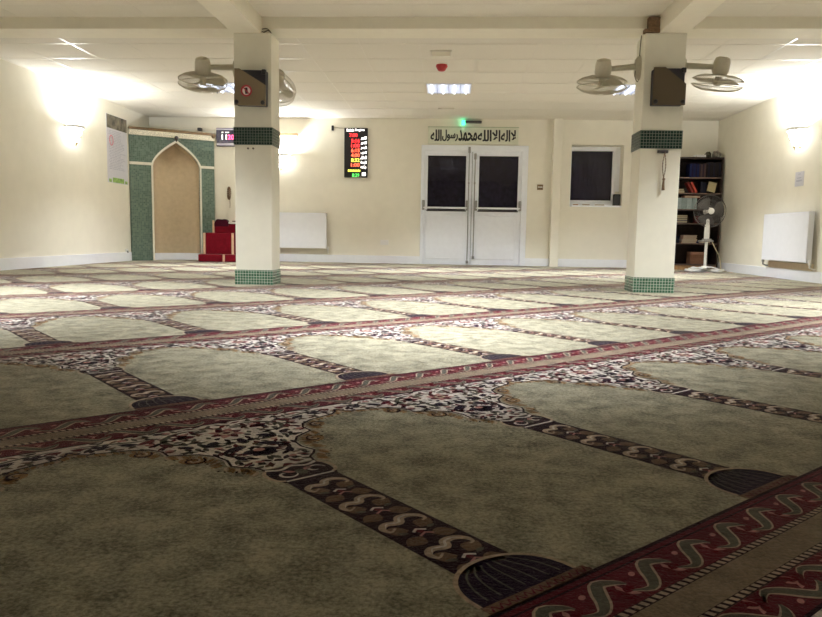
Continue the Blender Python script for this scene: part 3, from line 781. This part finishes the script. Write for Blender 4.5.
# niche shell: curved in plan, closed at the top by the arch soffit
nn = 22; fr = []; bk = []
hr = (s1-s0)/2; dep = .25
for i in range(nn+1):
    ph = PI*i/nn; x = scx-hr*math.cos(ph); q = 1-abs(x-scx)/hr; z = spr+(apz-spr)*max(0, q)**(1/1.7)
    fr.append((x, .05, z)); bk.append((x, .05+dep*math.sin(ph), z))
vs = [(x, y, 0) for x, y, z in bk]+bk+fr; fs = []; n = nn+1
for i in range(nn): fs += [(i, i+1, n+i+1, n+i), (n+i, n+i+1, 2*n+i+1, 2*n+i)]
mb = MB(); mb.add(vs, fs, 0, True); ob = mb.build('niche', 'niche', mh)
vs = [(x, y-.012*math.sin(PI*i/nn), z) for i, (x, y, _) in enumerate(bk) for z in (0, .12)]
mb = MB(); mb.add(vs, [(2*i, 2*i+2, 2*i+3, 2*i+1) for i in range(nn)], 0, True); mb.build('niche_baseboard', 'white', mh)
# right return of the front
MB().box((ml-.012, .05, 0), (ml, .06, 2.085)).build('side_return', 'tile_mihrab', mh)

# ------------------------------------------------------------------ MINBAR
mn = thing('minbar', 'red carpeted stepped pulpit beside the green prayer niche', 'pulpit', (-3.83, 11.6, .0022))
def carp_step(a, b): MB().bbox(a, b, .012).build('step', 'red_carpet', mn)
carp_step((-.43, 0, 0), (.36, .60, .122)); carp_step((-.405, .22, .122), (.36, .62, .485)); carp_step((-.29, .42, .485), (.36, .70, .645))
for x in (-.405, .09): MB().bbox((x-.008, .20, .122), (x+.03, .225, .485), .004).build('edge_trim', 'gold_trim', mn)
MB().bbox((-.005, -.012, 0.001), (.03, .004, .122), .004).build('edge_trim', 'gold_trim', mn)
MB().bbox((-.315, .40, .485), (-.285, .43, .70), .004).build('edge_trim', 'gold_trim', mn)
MB().bbox((-.03, .40, .648), (.36, .45, .68), .004).build('edge_trim', 'cream_trim', mn)
pts = [(-.285, .60)]+[(-.285+.25*i/16, .645+.085*math.sin(PI*i/16)**.5+.012*math.sin(3*PI*i/16)) for i in range(17)]+[(-.035, .60)]
MB().prism(pts, .41, .50).build('backrest', 'maroon_velvet', mn)
mb = MB().bbox((.02, .44, .68), (.09, .5, .70), .006).bbox((.08, .45, .69), (.16, .5, .71), .006)
mb.build('ornament', 'bronze', mn)

# ------------------------------------------------------------------ FAR WALL FITTINGS
# sign over the door
t = thing('calligraphy_sign', 'long pale sign with black Arabic lettering above the double door', 'sign', (.34, D, 2.082))
MB().bbox((-.775, -.02, 0), (.775, 0, .285), .004).build('board', 'sign_board', t)
mb = MB().box((-.78, -.024, .278), (.78, 0, .29)); mb.build('top_edge', 'sign_edge', t)
words = ['\ufeea\ufee0\ufedf\ufe8d', '\ufedd\ufeee\ufeb3\ufead', '\ufeaa\ufee4\ufea4\ufee3', '\ufeea\ufee0\ufedf\ufe8d', '\ufefb\ufe8d', '\ufeea\ufedf\ufe8d', '\ufefb']
widths = [.20, .28, .33, .25, .15, .17, .10]; x = -.735
mb = MB(); tot = sum(widths); k = 1.475/tot
for wd, q in zip(words, widths):
    q *= k; [text_mesh(wd, mb, x+.006+o_, x+q-.008+o_, .045, .24, -.022-.0004*k_, 0, .016) for k_, o_ in enumerate((-.004, .004))]; x += q
mb.build('lettering', 'sign_black', t)
# exit light
t = thing('exit_light', 'slim emergency light with green lens on the far wall above the lettered sign', 'emergency light', (.30, D, 2.415))
MB().bbox((-.12, -.09, .015), (.18, 0, .05), .006).build('housing', 'dark_metal', t)
MB().bbox((-.155, -.10, -.01), (-.105, 0, .05), .008).build('lens', 'green_led', t)
# ceiling devices
t = thing('alarm_sounder', 'red round fire alarm sounder on the ceiling in the middle of the hall', 'fire alarm', (-.155, 8.50, H-.001))
MB().lathe([(0, -.072), (.03, -.072), (.045, -.062), (.062, -.035), (.072, -.015), (0, -.015)], 20).build('sounder', 'red_plastic', t)
MB().lathe([(0, -.015), (.066, -.015), (.066, 0), (0, 0)], 20).build('mounting_base', 'red_plastic', t)
t = thing('ceiling_vent', 'pale ceiling fitting with small grille nearer than the red alarm', 'vent', (-.155, 7.95, H-.001))
MB().bbox((-.12, -.10, -.01), (.12, .10, 0), .006).build('frame', 'tbar', t)
mb = MB()
for i in range(5): mb.box((-.1, -.075+.035*i, -.015), (.1, -.06+.035*i, -.009))
mb.build('slat', 'beam', t)
tag(MB().bbox((-.13, -.04, -.022), (.13, .04, 0), .008).build('emergency_light', 'tbar', None, (-.12, 11.29, H-.001)), 'flat pale strip fitting on the ceiling nearest the double door', 'ceiling fitting')
# prayer clock
t = thing('prayer_time_display', 'tall black prayer time display with red glowing digits on the far wall', 'digital clock', (-1.684, D+.002, 1.49))
cw, ch = .41, .845
MB().bbox((-cw/2, -.05, 0), (cw/2, 0, ch), .008).build('case', 'black', t)
yy = -.0525
def rowz(p): return ch*(1-(p-78)/470)      # p = height in the enlarged photograph
def tx(name, s, x0, x1, p0, p1, m, bold=.02):
    mb = MB(); text_mesh(s, mb, -cw/2+cw*(x0-140)/218, -cw/2+cw*(x1-140)/218, rowz(p1), rowz(p0), yy, 0, bold); mb.build(name, m, t)
tx('heading', 'Salah', 160, 230, 86, 113, 'led_white', .03); tx('heading', 'Begins', 240, 328, 86, 113, 'led_white', .03)
tx('digits', '7:00', 188, 262, 130, 165, 'led_red')
for s, p, m in (('5:16', 182, 'led_red'), ('1:00', 228, 'led_red'), ('6:15', 274, 'led_orange'), ('4:00', 320, 'led_orange'), ('8:32', 366, 'led_yellow'), ('1:00', 412, 'led_orange')):
    tx('digits', s, 205, 284, p, p+35, m)
arn = ['\ufeae\ufea0\ufed4\ufedf\ufe8d', '\ufeae\ufeec\ufec8\ufedf\ufe8d', '\ufeae\ufebc\ufecc\ufedf\ufe8d', '\ufe8f\ufeae\ufed0\ufee4\ufedf\ufe8d', '\ufe80\ufe8e\ufeb8\ufecc\ufedf\ufe8d', '\ufe94\ufecc\ufee4\ufea0\ufedf\ufe8d', '\ufe95\ufed7\ufeed']
for i, s in enumerate(arn): tx('prayer_name', s, 294, 348, 158+46*i if i else 158, (158+46*i)+34, 'led_white', .09)
mb = MB()
for i in range(10):
    a = -cw/2+cw*(37+11.7*i)/218; mb.box((a, yy-.0005, rowz(494)+.004*(i % 3 == 1)), (a+.016, yy+.003, rowz(474)-.004*(i % 2)))
mb.build('small_line', 'led_yellow', t)
tx('digits', '8:29', 215, 282, 510, 545, 'led_green'); MB().box((cw/2-.095, yy-.001, .028), (cw/2-.03, yy+.003, .085)).build('indicator', 'led_white', t)
# little black sensor with its lead to the clock
t = thing('sensor', 'small black sensor on the far wall left of the prayer time display', 'sensor', (-2.095, D+.002, 2.29))
MB().bbox((-.02, -.045, 0), (.02, 0, .085), .006).build('body', 'black', t)
MB().tube([(.02, -.006, .06), (.12, -.006, .045), (.205, -.006, .04)], .004, 6).build('lead', 'string', t)
t = thing('security_camera', 'small black camera on the far wall above the prayer niche', 'camera', (-4.43, D, 2.27))
MB().bbox((-.035, -.11, -.01), (.03, -.03, .04), .008).build('body', 'black', t); MB().box((-.012, -.04, 0), (.012, 0, .03)).build('bracket', 'black', t)
# partly hidden display left of the pillar
t = thing('wall_display', 'dark wall display with pink digits beside the left pillar', 'digital display', (-3.86, D, 2.0))
MB().bbox((-.29, -.05, 0), (.29, 0, .318), .008).build('case', 'scr_blue', t)
MB().box((-.28, -.053, .015), (.28, -.049, .055)).build('lower_band', 'scr_band', t)
MB().box((-.285, -.053, .28), (.285, -.049, .305)).build('upper_band', 'scr_band', t)
mb = MB(); text_mesh('11', mb, -.19, -.10, .115, .20, -.053, 0, .02); mb.build('digits', 'led_white', t)
mb = MB(); text_mesh('20', mb, -.085, .03, .115, .20, -.053, 0, .03); mb.build('digits', 'led_pink', t)
mb = MB(); text_mesh('- --', mb, -.19, -.06, .232, .246, -.053, 0, .01); mb.build('small_line', 'led_white', t)
# beads on far wall
t = thing('prayer_beads', 'tan prayer beads hanging on the far wall above the red pulpit', 'beads', (-3.945, D+.004, 1.29))
mb = MB()
for i in range(20):
    q = 2*PI*i/20; mb.ball((.028*math.sin(q), -.014, -.10+.105*math.cos(q)), .013, 6)
for i in range(10): mb.ball((.006*(-1)**i, -.02, -.02-.018*i), .014, 6)
mb.build('bead_loop', 'bead', t); mb = MB().tube([(.012, -.012, -.2), (.016, -.012, -.28), (.014, -.012, -.36)], .006, 6); mb.build('string', 'string', t)
MB().tube([(0, 0, .01), (0, -.03, .01)], .006, 6).build('nail', 'dark_metal', t)
# rail above the back lamp
tag(MB().bbox((-.42, -.10, -.03), (.16, 0, .03), .02).build('wall_rail', 'gold_trim', None, (-2.86, D, 2.205)), 'short beige rounded rail on the far wall in the lamp glow', 'rail')
# sockets, switch
t = thing('wall_socket', 'white double wall socket low on the far wall left of the door', 'socket', (-1.172, D, .325))
MB().bbox((-.073, -.012, 0), (.073, 0, .086), .004).build('plate', 'socket', t)
for s in (-1, 1): MB().bbox((s*.035-.012, -.017, .05), (s*.035+.012, -.011, .07), .002).build('rocker', 'socket', t)
t = thing('wall_socket', 'small white wall socket on the left wall next to the prayer niche', 'socket', (XL, 11.33, .115), PI/2)
MB().bbox((-.043, -.012, 0), (.043, 0, .086), .004).build('plate', 'socket', t); MB().bbox((-.012, -.03, .02), (.02, -.011, .055), .004).build('plug', 'grey_metal', t)
t = thing('wall_switch', 'brown switch plate on the far wall between door and boxed pipe', 'switch', (1.515, D, 1.315))
MB().bbox((-.05, -.012, 0), (.05, 0, .092), .004).build('plate', 'bronze', t); MB().bbox((-.04, -.017, .042), (.04, -.011, .056), .002).build('rocker', 'socket', t)
# thing on sill
t = thing('radio', 'small dark upright radio with pale top at the right end of the window sill', 'radio', (2.855, D+.13, WZ0+.028))
MB().bbox((-.055, -.05, 0), (.055, .05, .20), .008).build('body', 'black', t); MB().bbox((-.03, -.03, .20), (.035, .03, .245), .008).build('top', 'cream_trim', t)
for i, (xx, l, w_) in enumerate(((.06, 'left', .09), (.24, 'second', .12), (.47, 'third', .16))):
    tag(MB().bbox((-w_/2, -.03, 0), (w_/2, .02, .02), .006).build('scrap_of_paper', 'card' if i == 0 else 'string', None, (WX0+xx+.05, D+.06, WZ0+.028)), 'small %s scrap of paper lying on the window sill' % {'left': 'reddish leftmost', 'second': 'middle tan', 'third': 'longest tan'}[l], 'paper')

# ------------------------------------------------------------------ LEFT AND RIGHT WALL PAPERS
t = thing('poster', 'tall paper poster with a dark picture on top, on the left wall', 'poster', (XL, 11.10, 1.25), PI/2)
pw, ph = .68, 1.055
MB().box((-pw/2, -.004, 0), (pw/2, 0, ph)).build('sheet', 'poster_sheet', t)
MB().box((-pw/2+.004, -.0065, ph*.80), (pw/2-.004, -.003, ph-.004)).build('picture', 'poster_pic', t)
mb = MB()
for i in range(24):
    z = ph*.76-i*.0255
    a = rnd.uniform(-.29, -.25); b = rnd.uniform(.1, .29)
    while a < b:
        q = a+rnd.uniform(.04, .13); mb.box((a, -.0052, z), (min(q, b), -.0036, z+.011)); a = q+.015
mb.build('text_lines', 'poster_text', t)
mb = MB().tube([(-.2+.055*math.cos(2*PI*i/20), -.005, .66+.075*math.sin(2*PI*i/20)) for i in range(20)], .010, 5, 0, True); mb.build('stamp', 'poster_pink', t)
mb = MB().box((-.18, -.006, .01), (.2, -.003, .085)).box((-.3, -.006, .01), (-.22, -.003, .06)).box((.24, -.006, .01), (.32, -.003, .055)); mb.build('green_strip', 'poster_green', t)
t = thing('wall_notice', 'small white notice on the right wall under the glowing lamp', 'notice', (XR, 9.40, 1.21), -PI/2)
MB().box((-.11, -.004, 0), (.11, 0, .185)).build('sheet', 'poster_sheet', t)
mb = MB().box((-.07, -.006, .06), (.07, -.003, .08)).box((-.06, -.006, .1), (.05, -.003, .112)).box((-.03, -.006, .15), (.03, -.003, .16)); mb.build('text_lines', 'poster_text', t)

# ------------------------------------------------------------------ BOOKCASE
BX0, BX1, BYF = 3.53, 4.435, 11.90
bc = thing('bookcase', 'dark brown open bookcase in the right far corner behind the pedestal fan', 'bookcase', ((BX0+BX1)/2, BYF, .0022))
bw = (BX1-BX0)/2; bd = .39
for s in (-1, 1): MB().bbox((s*bw-.012-(.012*s), 0, .0), (s*bw+.012-(.012*s), bd, 1.835), .003).build('side_panel', 'shelf_wood', bc)
MB().box((-bw+.02, bd-.015, .02), (bw-.02, bd-.003, 1.83)).build('back_panel', 'shelf_wood', bc)
MB().bbox((-bw, -.008, 1.82), (bw, bd, 1.85), .004).build('top', 'shelf_wood', bc)
SH = [.075, .425, .755, .985, 1.25, 1.505]
for z in SH:
    mb = MB().box((-bw+.024, .006, z), (bw-.024, bd-.015, z+.018)).box((-bw+.024, .0, z), (bw-.024, .006, z+.019), 1)
    mb.build('shelf', ['shelf_wood', 'shelf_edge'], bc)
plab(MB().box((-bw+.024, .012, .0), (bw-.024, .03, .075)).build('plinth', 'plinth_wood', bc), 'light brown plinth board')
_bm = {}
def bmat(c):
    if c not in _bm: _bm[c] = mat('book_cover_%d' % len(_bm), c, .8, .12, 40, spec=.15)
    return _bm[c]
def book(label, x, z, w_, h_, dpt, col, lean=0, y=.03, flat=False, group=None, name='book'):
    """upright book: w_ thick, h_ tall; flat books lie: w_ long, h_ thick"""
    mb = MB()
    if not flat:
        mb.box((0, 0, 0), (w_*.14, dpt, h_)).box((w_*.86, 0, 0), (w_, dpt, h_)).box((w_*.14, 0, 0), (w_*.86, .004, h_)).box((w_*.14, .004, .004), (w_*.86, dpt-.006, h_-.004), 1)
    else:
        mb.box((0, 0, 0), (w_, dpt, h_*.14)).box((0, 0, h_*.86), (w_, dpt, h_)).box((0, 0, h_*.14), (.005, dpt, h_*.86)).box((.005, .004, h_*.14), (w_-.006, dpt-.004, h_*.86), 1)
    o = mb.build(name, [bmat(col), 'pages' if name in ('book', 'booklet') else bmat(col)], None, (x, BYF+y, z+.021))
    o.rotation_euler = (0, lean, 0)
    return tag(o, label, 'book', group)
ORD = ['first', 'second', 'third', 'fourth', 'fifth', 'sixth', 'seventh', 'eighth', 'ninth', 'tenth']
NAVY, BLK, BRN, BLUE = (.010, .010, .02), (.012, .009, .010), (.07, .04, .035), (.012, .018, .07)
x = 4.405
for i in range(8):
    w_ = rnd.uniform(.027, .032); x -= w_
    book('black tall volume on the top shelf, %s from the right end' % ORD[i], x, SH[5], w_-.002, .245+rnd.uniform(-.006, .004), .2, BLK if i % 3 else NAVY, group='volumes on the top shelf')
for i in range(4):
    w_ = .027; x -= w_
    book('brown volume on the top shelf, %s left of the black set' % ORD[i], x, SH[5], w_-.002, .225-.006*i, .2, (.075, .045, .04) if i % 2 == 0 else (.03, .02, .03), group='volumes on the top shelf')
for i in range(5):
    w_ = .03; x -= w_
    book('dark blue volume on the top shelf, %s left of the brown ones' % ORD[i], x, SH[5], w_-.002, .22+.008*(i % 2), .2, BLUE if i % 2 == 0 else (.016, .012, .04), group='volumes on the top shelf')
# second shelf
book('small cream booklet lying lowest at the left of the second shelf', 3.70, SH[4], .14, .035, .15, (.26, .2, .12), 0, .02, True, 'books on the second shelf')
book('small tan booklet lying on the cream booklet on the second shelf', 3.72, SH[4]+.036, .11, .03, .14, (.32, .26, .15), 0, .03, True, 'books on the second shelf')
book('dark red book leaning on the second shelf, left of two red ones', 3.965, SH[4], .03, .19, .15, (.22, .035, .03), R(-30), .02, False, 'books on the second shelf')
book('bright red pale-edged book leaning on the second shelf, right of two red ones', 4.02, SH[4], .034, .19, .15, (.36, .06, .045), R(-30), .02, False, 'books on the second shelf')
for i in range(3): book('dark navy book upright on the second shelf, %s right of the red ones' % ORD[i], 4.105+.029*i, SH[4], .028, .19-.01*i, .15, NAVY, 0, .05, False, 'books on the second shelf')
o = book('cream booklet tilted front cover out on the second shelf', 4.20, SH[4]+.04, .13, .165, .02, (.42, .35, .2), R(-14), .03, False, None, 'booklet')
o.rotation_euler = (R(-10), R(14), 0)
for i in range(3): book('black book on the second shelf, %s behind the cream booklet' % ORD[i], 4.27+.045*i, SH[4], .04, .19, .15, BLK, 0, .12, False, 'books on the second shelf')
# third shelf: pale box files with a brown book across the top
for i in range(4):
    book('pale grey box file on the third shelf, %s from the left' % ORD[i], 3.72+.084*i, SH[3], .08, .185, .2, (.22, .27, .27) if i % 2 else (.28, .33, .33), 0, .03, False, 'box files', 'box_file')
book('brown book lying across the pale box files', 3.84, SH[3]+.186, .26, .035, .18, (.30, .13, .09), 0, .02, True)
book('black ring binder on the third shelf right of the box files', 4.07, SH[3], .07, .2, .2, BLK, 0, .05, False, None, 'binder')
# fourth shelf
for i, (c, h_) in enumerate((((.018, .025, .10), .045), ((.03, .03, .04), .03), ((.12, .10, .03), .03), ((.26, .23, .11), .025))):
    book('%s book lying in the low left pile on the fourth shelf, %s' % (('dark blue', 'charcoal', 'olive', 'straw yellow')[i], ('at the bottom', 'second up', 'third up', 'on top')[i]), 3.70, SH[2]+sum((.045, .03, .03, .025)[:i])+.0005*i, .21, h_, .16, c, 0, .02, True, 'pile on the fourth shelf')
book('dark red book standing behind the fan on the fourth shelf', 4.05, SH[2], .06, .12, .15, (.10, .02, .02), 0, .03)
# fifth shelf
for i, (c, h_, l_, xo) in enumerate((((.36, .25, .18), .032, .24, 0), ((.46, .35, .28), .036, .25, .005), ((.42, .26, .2), .024, .22, .02), ((.46, .32, .25), .038, .22, .03))):
    book('%s book in the pale pile on the fifth shelf, %s' % (('tan', 'cream', 'pinkish brown', 'light pink')[i], ('at the bottom', 'second up', 'third up', 'on top')[i]), 3.835+xo, SH[1]+sum((.033, .037, .025, .039)[:i]), l_, h_, .18, c, 0, .01+.004*i, True, 'pale pile on the fifth shelf')
for i in range(3): book('dark blue book upright on the fifth shelf, %s from the left' % ORD[i], 3.68+.04*i, SH[1], .037, .15-.02*i, .16, NAVY, 0, .04, False, 'blue books on the fifth shelf')
book('blue book lying behind the fan tray on the fifth shelf', 4.11, SH[1], .2, .05, .18, (.02, .03, .10), 0, .03, True)
# bottom
book('brown cardboard box in the bottom of the bookcase', 4.02, SH[0], .24, .16, .2, (.24, .12, .07), 0, .10, True, None, 'box')
book('flat pinkish box lying on the cardboard box at the bottom', 4.01, SH[0]+.161, .26, .04, .2, (.34, .18, .12), 0, .06, True, None, 'box')
for q in COL.objects:
    if q.name.split('.')[0] == 'box': q['category'] = 'box'
    if q.name.split('.')[0] == 'box_file': q['category'] = 'box file'
# on top of the bookcase
o = MB().bbox((0, 0, 0), (.16, .14, .045), .008).build('paper_stack', 'paper', None, (4.0, BYF+.02, 1.853), R(6)); tag(o, 'white paper stack on top of the bookcase', 'paper')
def blob(name, c, r, m, seed, label, cat):
    rr = random.Random(seed); bm = bmesh.new(); bmesh.ops.create_icosphere(bm, subdivisions=3, radius=1)
    ph_ = [rr.uniform(0, 6) for _ in range(6)]
    for v in bm.verts:
        n_ = v.co.copy(); k = 1+.14*math.sin(5*n_.x+ph_[0])*math.sin(4*n_.y+ph_[1])+.12*math.sin(7*n_.z+ph_[2]+3*n_.x)+.08*math.sin(11*n_.x+ph_[3])*math.sin(9*n_.z+ph_[4])
        v.co = Vector((n_.x*r[0]*k, n_.y*r[1]*k, max(-r[2]*.75, n_.z*r[2]*k)+r[2]*.75))
    mb = MB(); bm.verts.index_update(); mb.add([v.co[:] for v in bm.verts], [[v.index for v in f.verts] for f in bm.faces], 0, False); bm.free()
    return tag(mb.build(name, m, None, c), label, cat)
M['darkbag'] = mat('dark_olive_cloth', (.05, .048, .03), .7, .4, 30); M['greybag'] = mat('grey_plastic_bag', (.22, .2, .17), .4, .25, 30)
blob('cloth_bundle', (4.22, BYF+.13, 1.853), (.05, .08, .055), 'darkbag', 3, 'dark crumpled cloth bundle on top of the bookcase', 'cloth')
blob('plastic_bag', (4.355, BYF+.13, 1.853), (.062, .09, .07), 'greybag', 5, 'grey crumpled plastic bag on top of the bookcase by the wall', 'bag')

# ------------------------------------------------------------------ PEDESTAL FAN
FX, FY = 4.07, 11.45
pf = thing('pedestal_fan', 'white pedestal fan with grey cage standing in front of the bookcase', 'fan', (FX, FY, .0025))
mb = MB()
for q in (R(20), R(110)):
    Mq = Matrix.Rotation(q, 4, 'Z')
    mb.bbox((-.36, -.035, 0.001), (.36, .035, .04), .008, 0, Mq)
mb.lathe([(0, .09), (.05, .085), (.075, .05), (.08, .02), (0, .02)], 20)
mb.build('cross_base', 'fan_white', pf)
MB().tube([(0, 0, .05), (0, 0, .56)], .022, 12).build('pole', 'fan_white', pf)
MB().lathe([(.028, .50), (.04, .505), (.042, .62), (.036, .80), (.03, .83), (0, .84)], 16).build('neck', 'fan_white', pf)
MB().bbox((-.12, -.05, .47), (.10, .05, .495), .008).bbox((-.06, -.065, .485), (.06, .04, .52), .008).build('control_box', 'grey_metal', pf)
Mh = Matrix.Translation((.02, -.02, .955)) @ Matrix.Rotation(R(90), 4, 'X') @ Matrix.Rotation(R(0), 4, 'Z')   # local z -> -y (towards the room)
MB().lathe([(0, -.17), (.04, -.165), (.06, -.14), (.065, -.05), (.05, -.03), (0, -.03)], 18, 0, Mh).build('motor', 'fan_white', pf)
def pcage(z_rim, z_mid, name):
    mb = MB(); R_ = .25; nw = 54
    for i in range(nw):
        q = 2*PI*i/nw
        mb.tube([(R_*f*math.cos(q), R_*f*math.sin(q), z_mid+(z_rim-z_mid)*f**3) for f in (.15, .55, .85, 1)], .0016, 4, 0, False, Mh)
    for f, rr in ((.35, .002), (.7, .002), (1, .005)):
        mb.tube([(R_*f*math.cos(2*PI*i/40), R_*f*math.sin(2*PI*i/40), z_mid+(z_rim-z_mid)*f**3) for i in range(40)], rr, 5, 0, True, Mh)
    mb.build(name, 'fan_grey', pf)
pcage(0, .06, 'front_guard'); pcage(-.004, -.05, 'rear_guard')
MB().lathe([(0, .07), (.035, .068), (.05, .06), (.05, .05), (0, .05)], 18, 0, Mh).build('guard_badge', 'fan_white', pf)
M['pfblade'] = mat('smoky_grey_blade', (.085, .075, .07), .35, .1, 20)
for i in range(3):
    mb = MB(); q0 = 2*PI*i/3+.2; vs = []; fs = []
    for a in range(7):
        rr = .03+.19*a/6; wdt = (.6+.9*math.sin(PI*min(1, a/6*.75)))
        for b_ in range(7):
            s = b_/6-.5; vs.append((rr*math.cos(q0+s*wdt), rr*math.sin(q0+s*wdt), .03*s))
    for a in range(6):
        for b_ in range(6):
            i0 = a*7+b_; fs.append((i0, i0+1, i0+8, i0+7))
    mb.add(vs, fs, 0, True, Mh); ob = mb.build('blade', 'pfblade', pf); ob.modifiers.new('thickness', 'SOLIDIFY').thickness = .003
MB().tube(smooth3([(.08, 0, .49), (.13, -.02, .38), (.20, -.01, .26), (.25, .02, .12), (.27, .03, .008), (.36, .05, .008)]), .006, 6).build('power_cable', 'cable_pale', pf)
# papers lying on the base
for i, (a, b_, r_, l, z, p) in enumerate(((-.17, -.16, .3, 'white sheet of paper lying flat at the left foot of the pedestal fan', .0035, 0), (.02, -.13, -.35, 'white crumpled sheet leaning over the front of the fan base', .046, .16), (-.07, .10, .9, 'white folded sheet lying on the fan base behind the pole', .046, .1))):
    bm = bmesh.new(); bmesh.ops.create_grid(bm, x_segments=8, y_segments=8, size=.5); mb = MB()
    for v in bm.verts: v.co = Vector((v.co.x*.26, v.co.y*.19, p*.15*(1+math.sin(v.co.x*7+i))*.5+.006*(1+math.sin(v.co.y*11+2*i))))
    bm.verts.index_update(); mb.add([v.co[:] for v in bm.verts], [[v.index for v in f.verts] for f in bm.faces], 0, True); bm.free()
    o = mb.build('sheet_of_paper', 'paper', None, (FX+a, FY+b_, z), r_); o.modifiers.new('thickness', 'SOLIDIFY').thickness = .0015
    tag(o, l, 'paper', 'papers at the fan foot')

# ------------------------------------------------------------------ WORLD, CAMERA
wd = bpy.data.worlds.new('night'); sc.world = wd; wd.use_nodes = True
wd.node_tree.nodes['Background'].inputs['Color'].default_value = (.004, .005, .008, 1); wd.node_tree.nodes['Background'].inputs['Strength'].default_value = 1
cam = bpy.data.cameras.new('camera'); co = bpy.data.objects.new('camera', cam); COL.objects.link(co)
cam.sensor_fit = 'HORIZONTAL'; cam.sensor_width = 36; cam.lens = 698.25/822*36; cam.clip_start = .02; cam.clip_end = 100
pi_, ya, ro = .104, .0554, .0163
fw = Vector((-math.sin(ya)*math.cos(pi_), math.cos(ya)*math.cos(pi_), -math.sin(pi_))); rt = Vector((math.cos(ya), math.sin(ya), 0)); up = rt.cross(fw)
r2 = rt*math.cos(ro)+up*math.sin(ro); u2 = up*math.cos(ro)-rt*math.sin(ro)
Mc = Matrix((r2, u2, -fw)).transposed().to_4x4(); Mc.translation = (0, 0, CAMZ); co.matrix_world = Mc
sc.camera = co
sc.view_settings.view_transform = 'Standard'; sc.view_settings.look = 'None'; sc.view_settings.gamma = 1; sc.view_settings.use_curve_mapping = False
sc.view_settings.exposure = 0.0
sc.cycles.max_bounces = 10; sc.cycles.diffuse_bounces = 6; sc.cycles.sample_clamp_indirect = 8
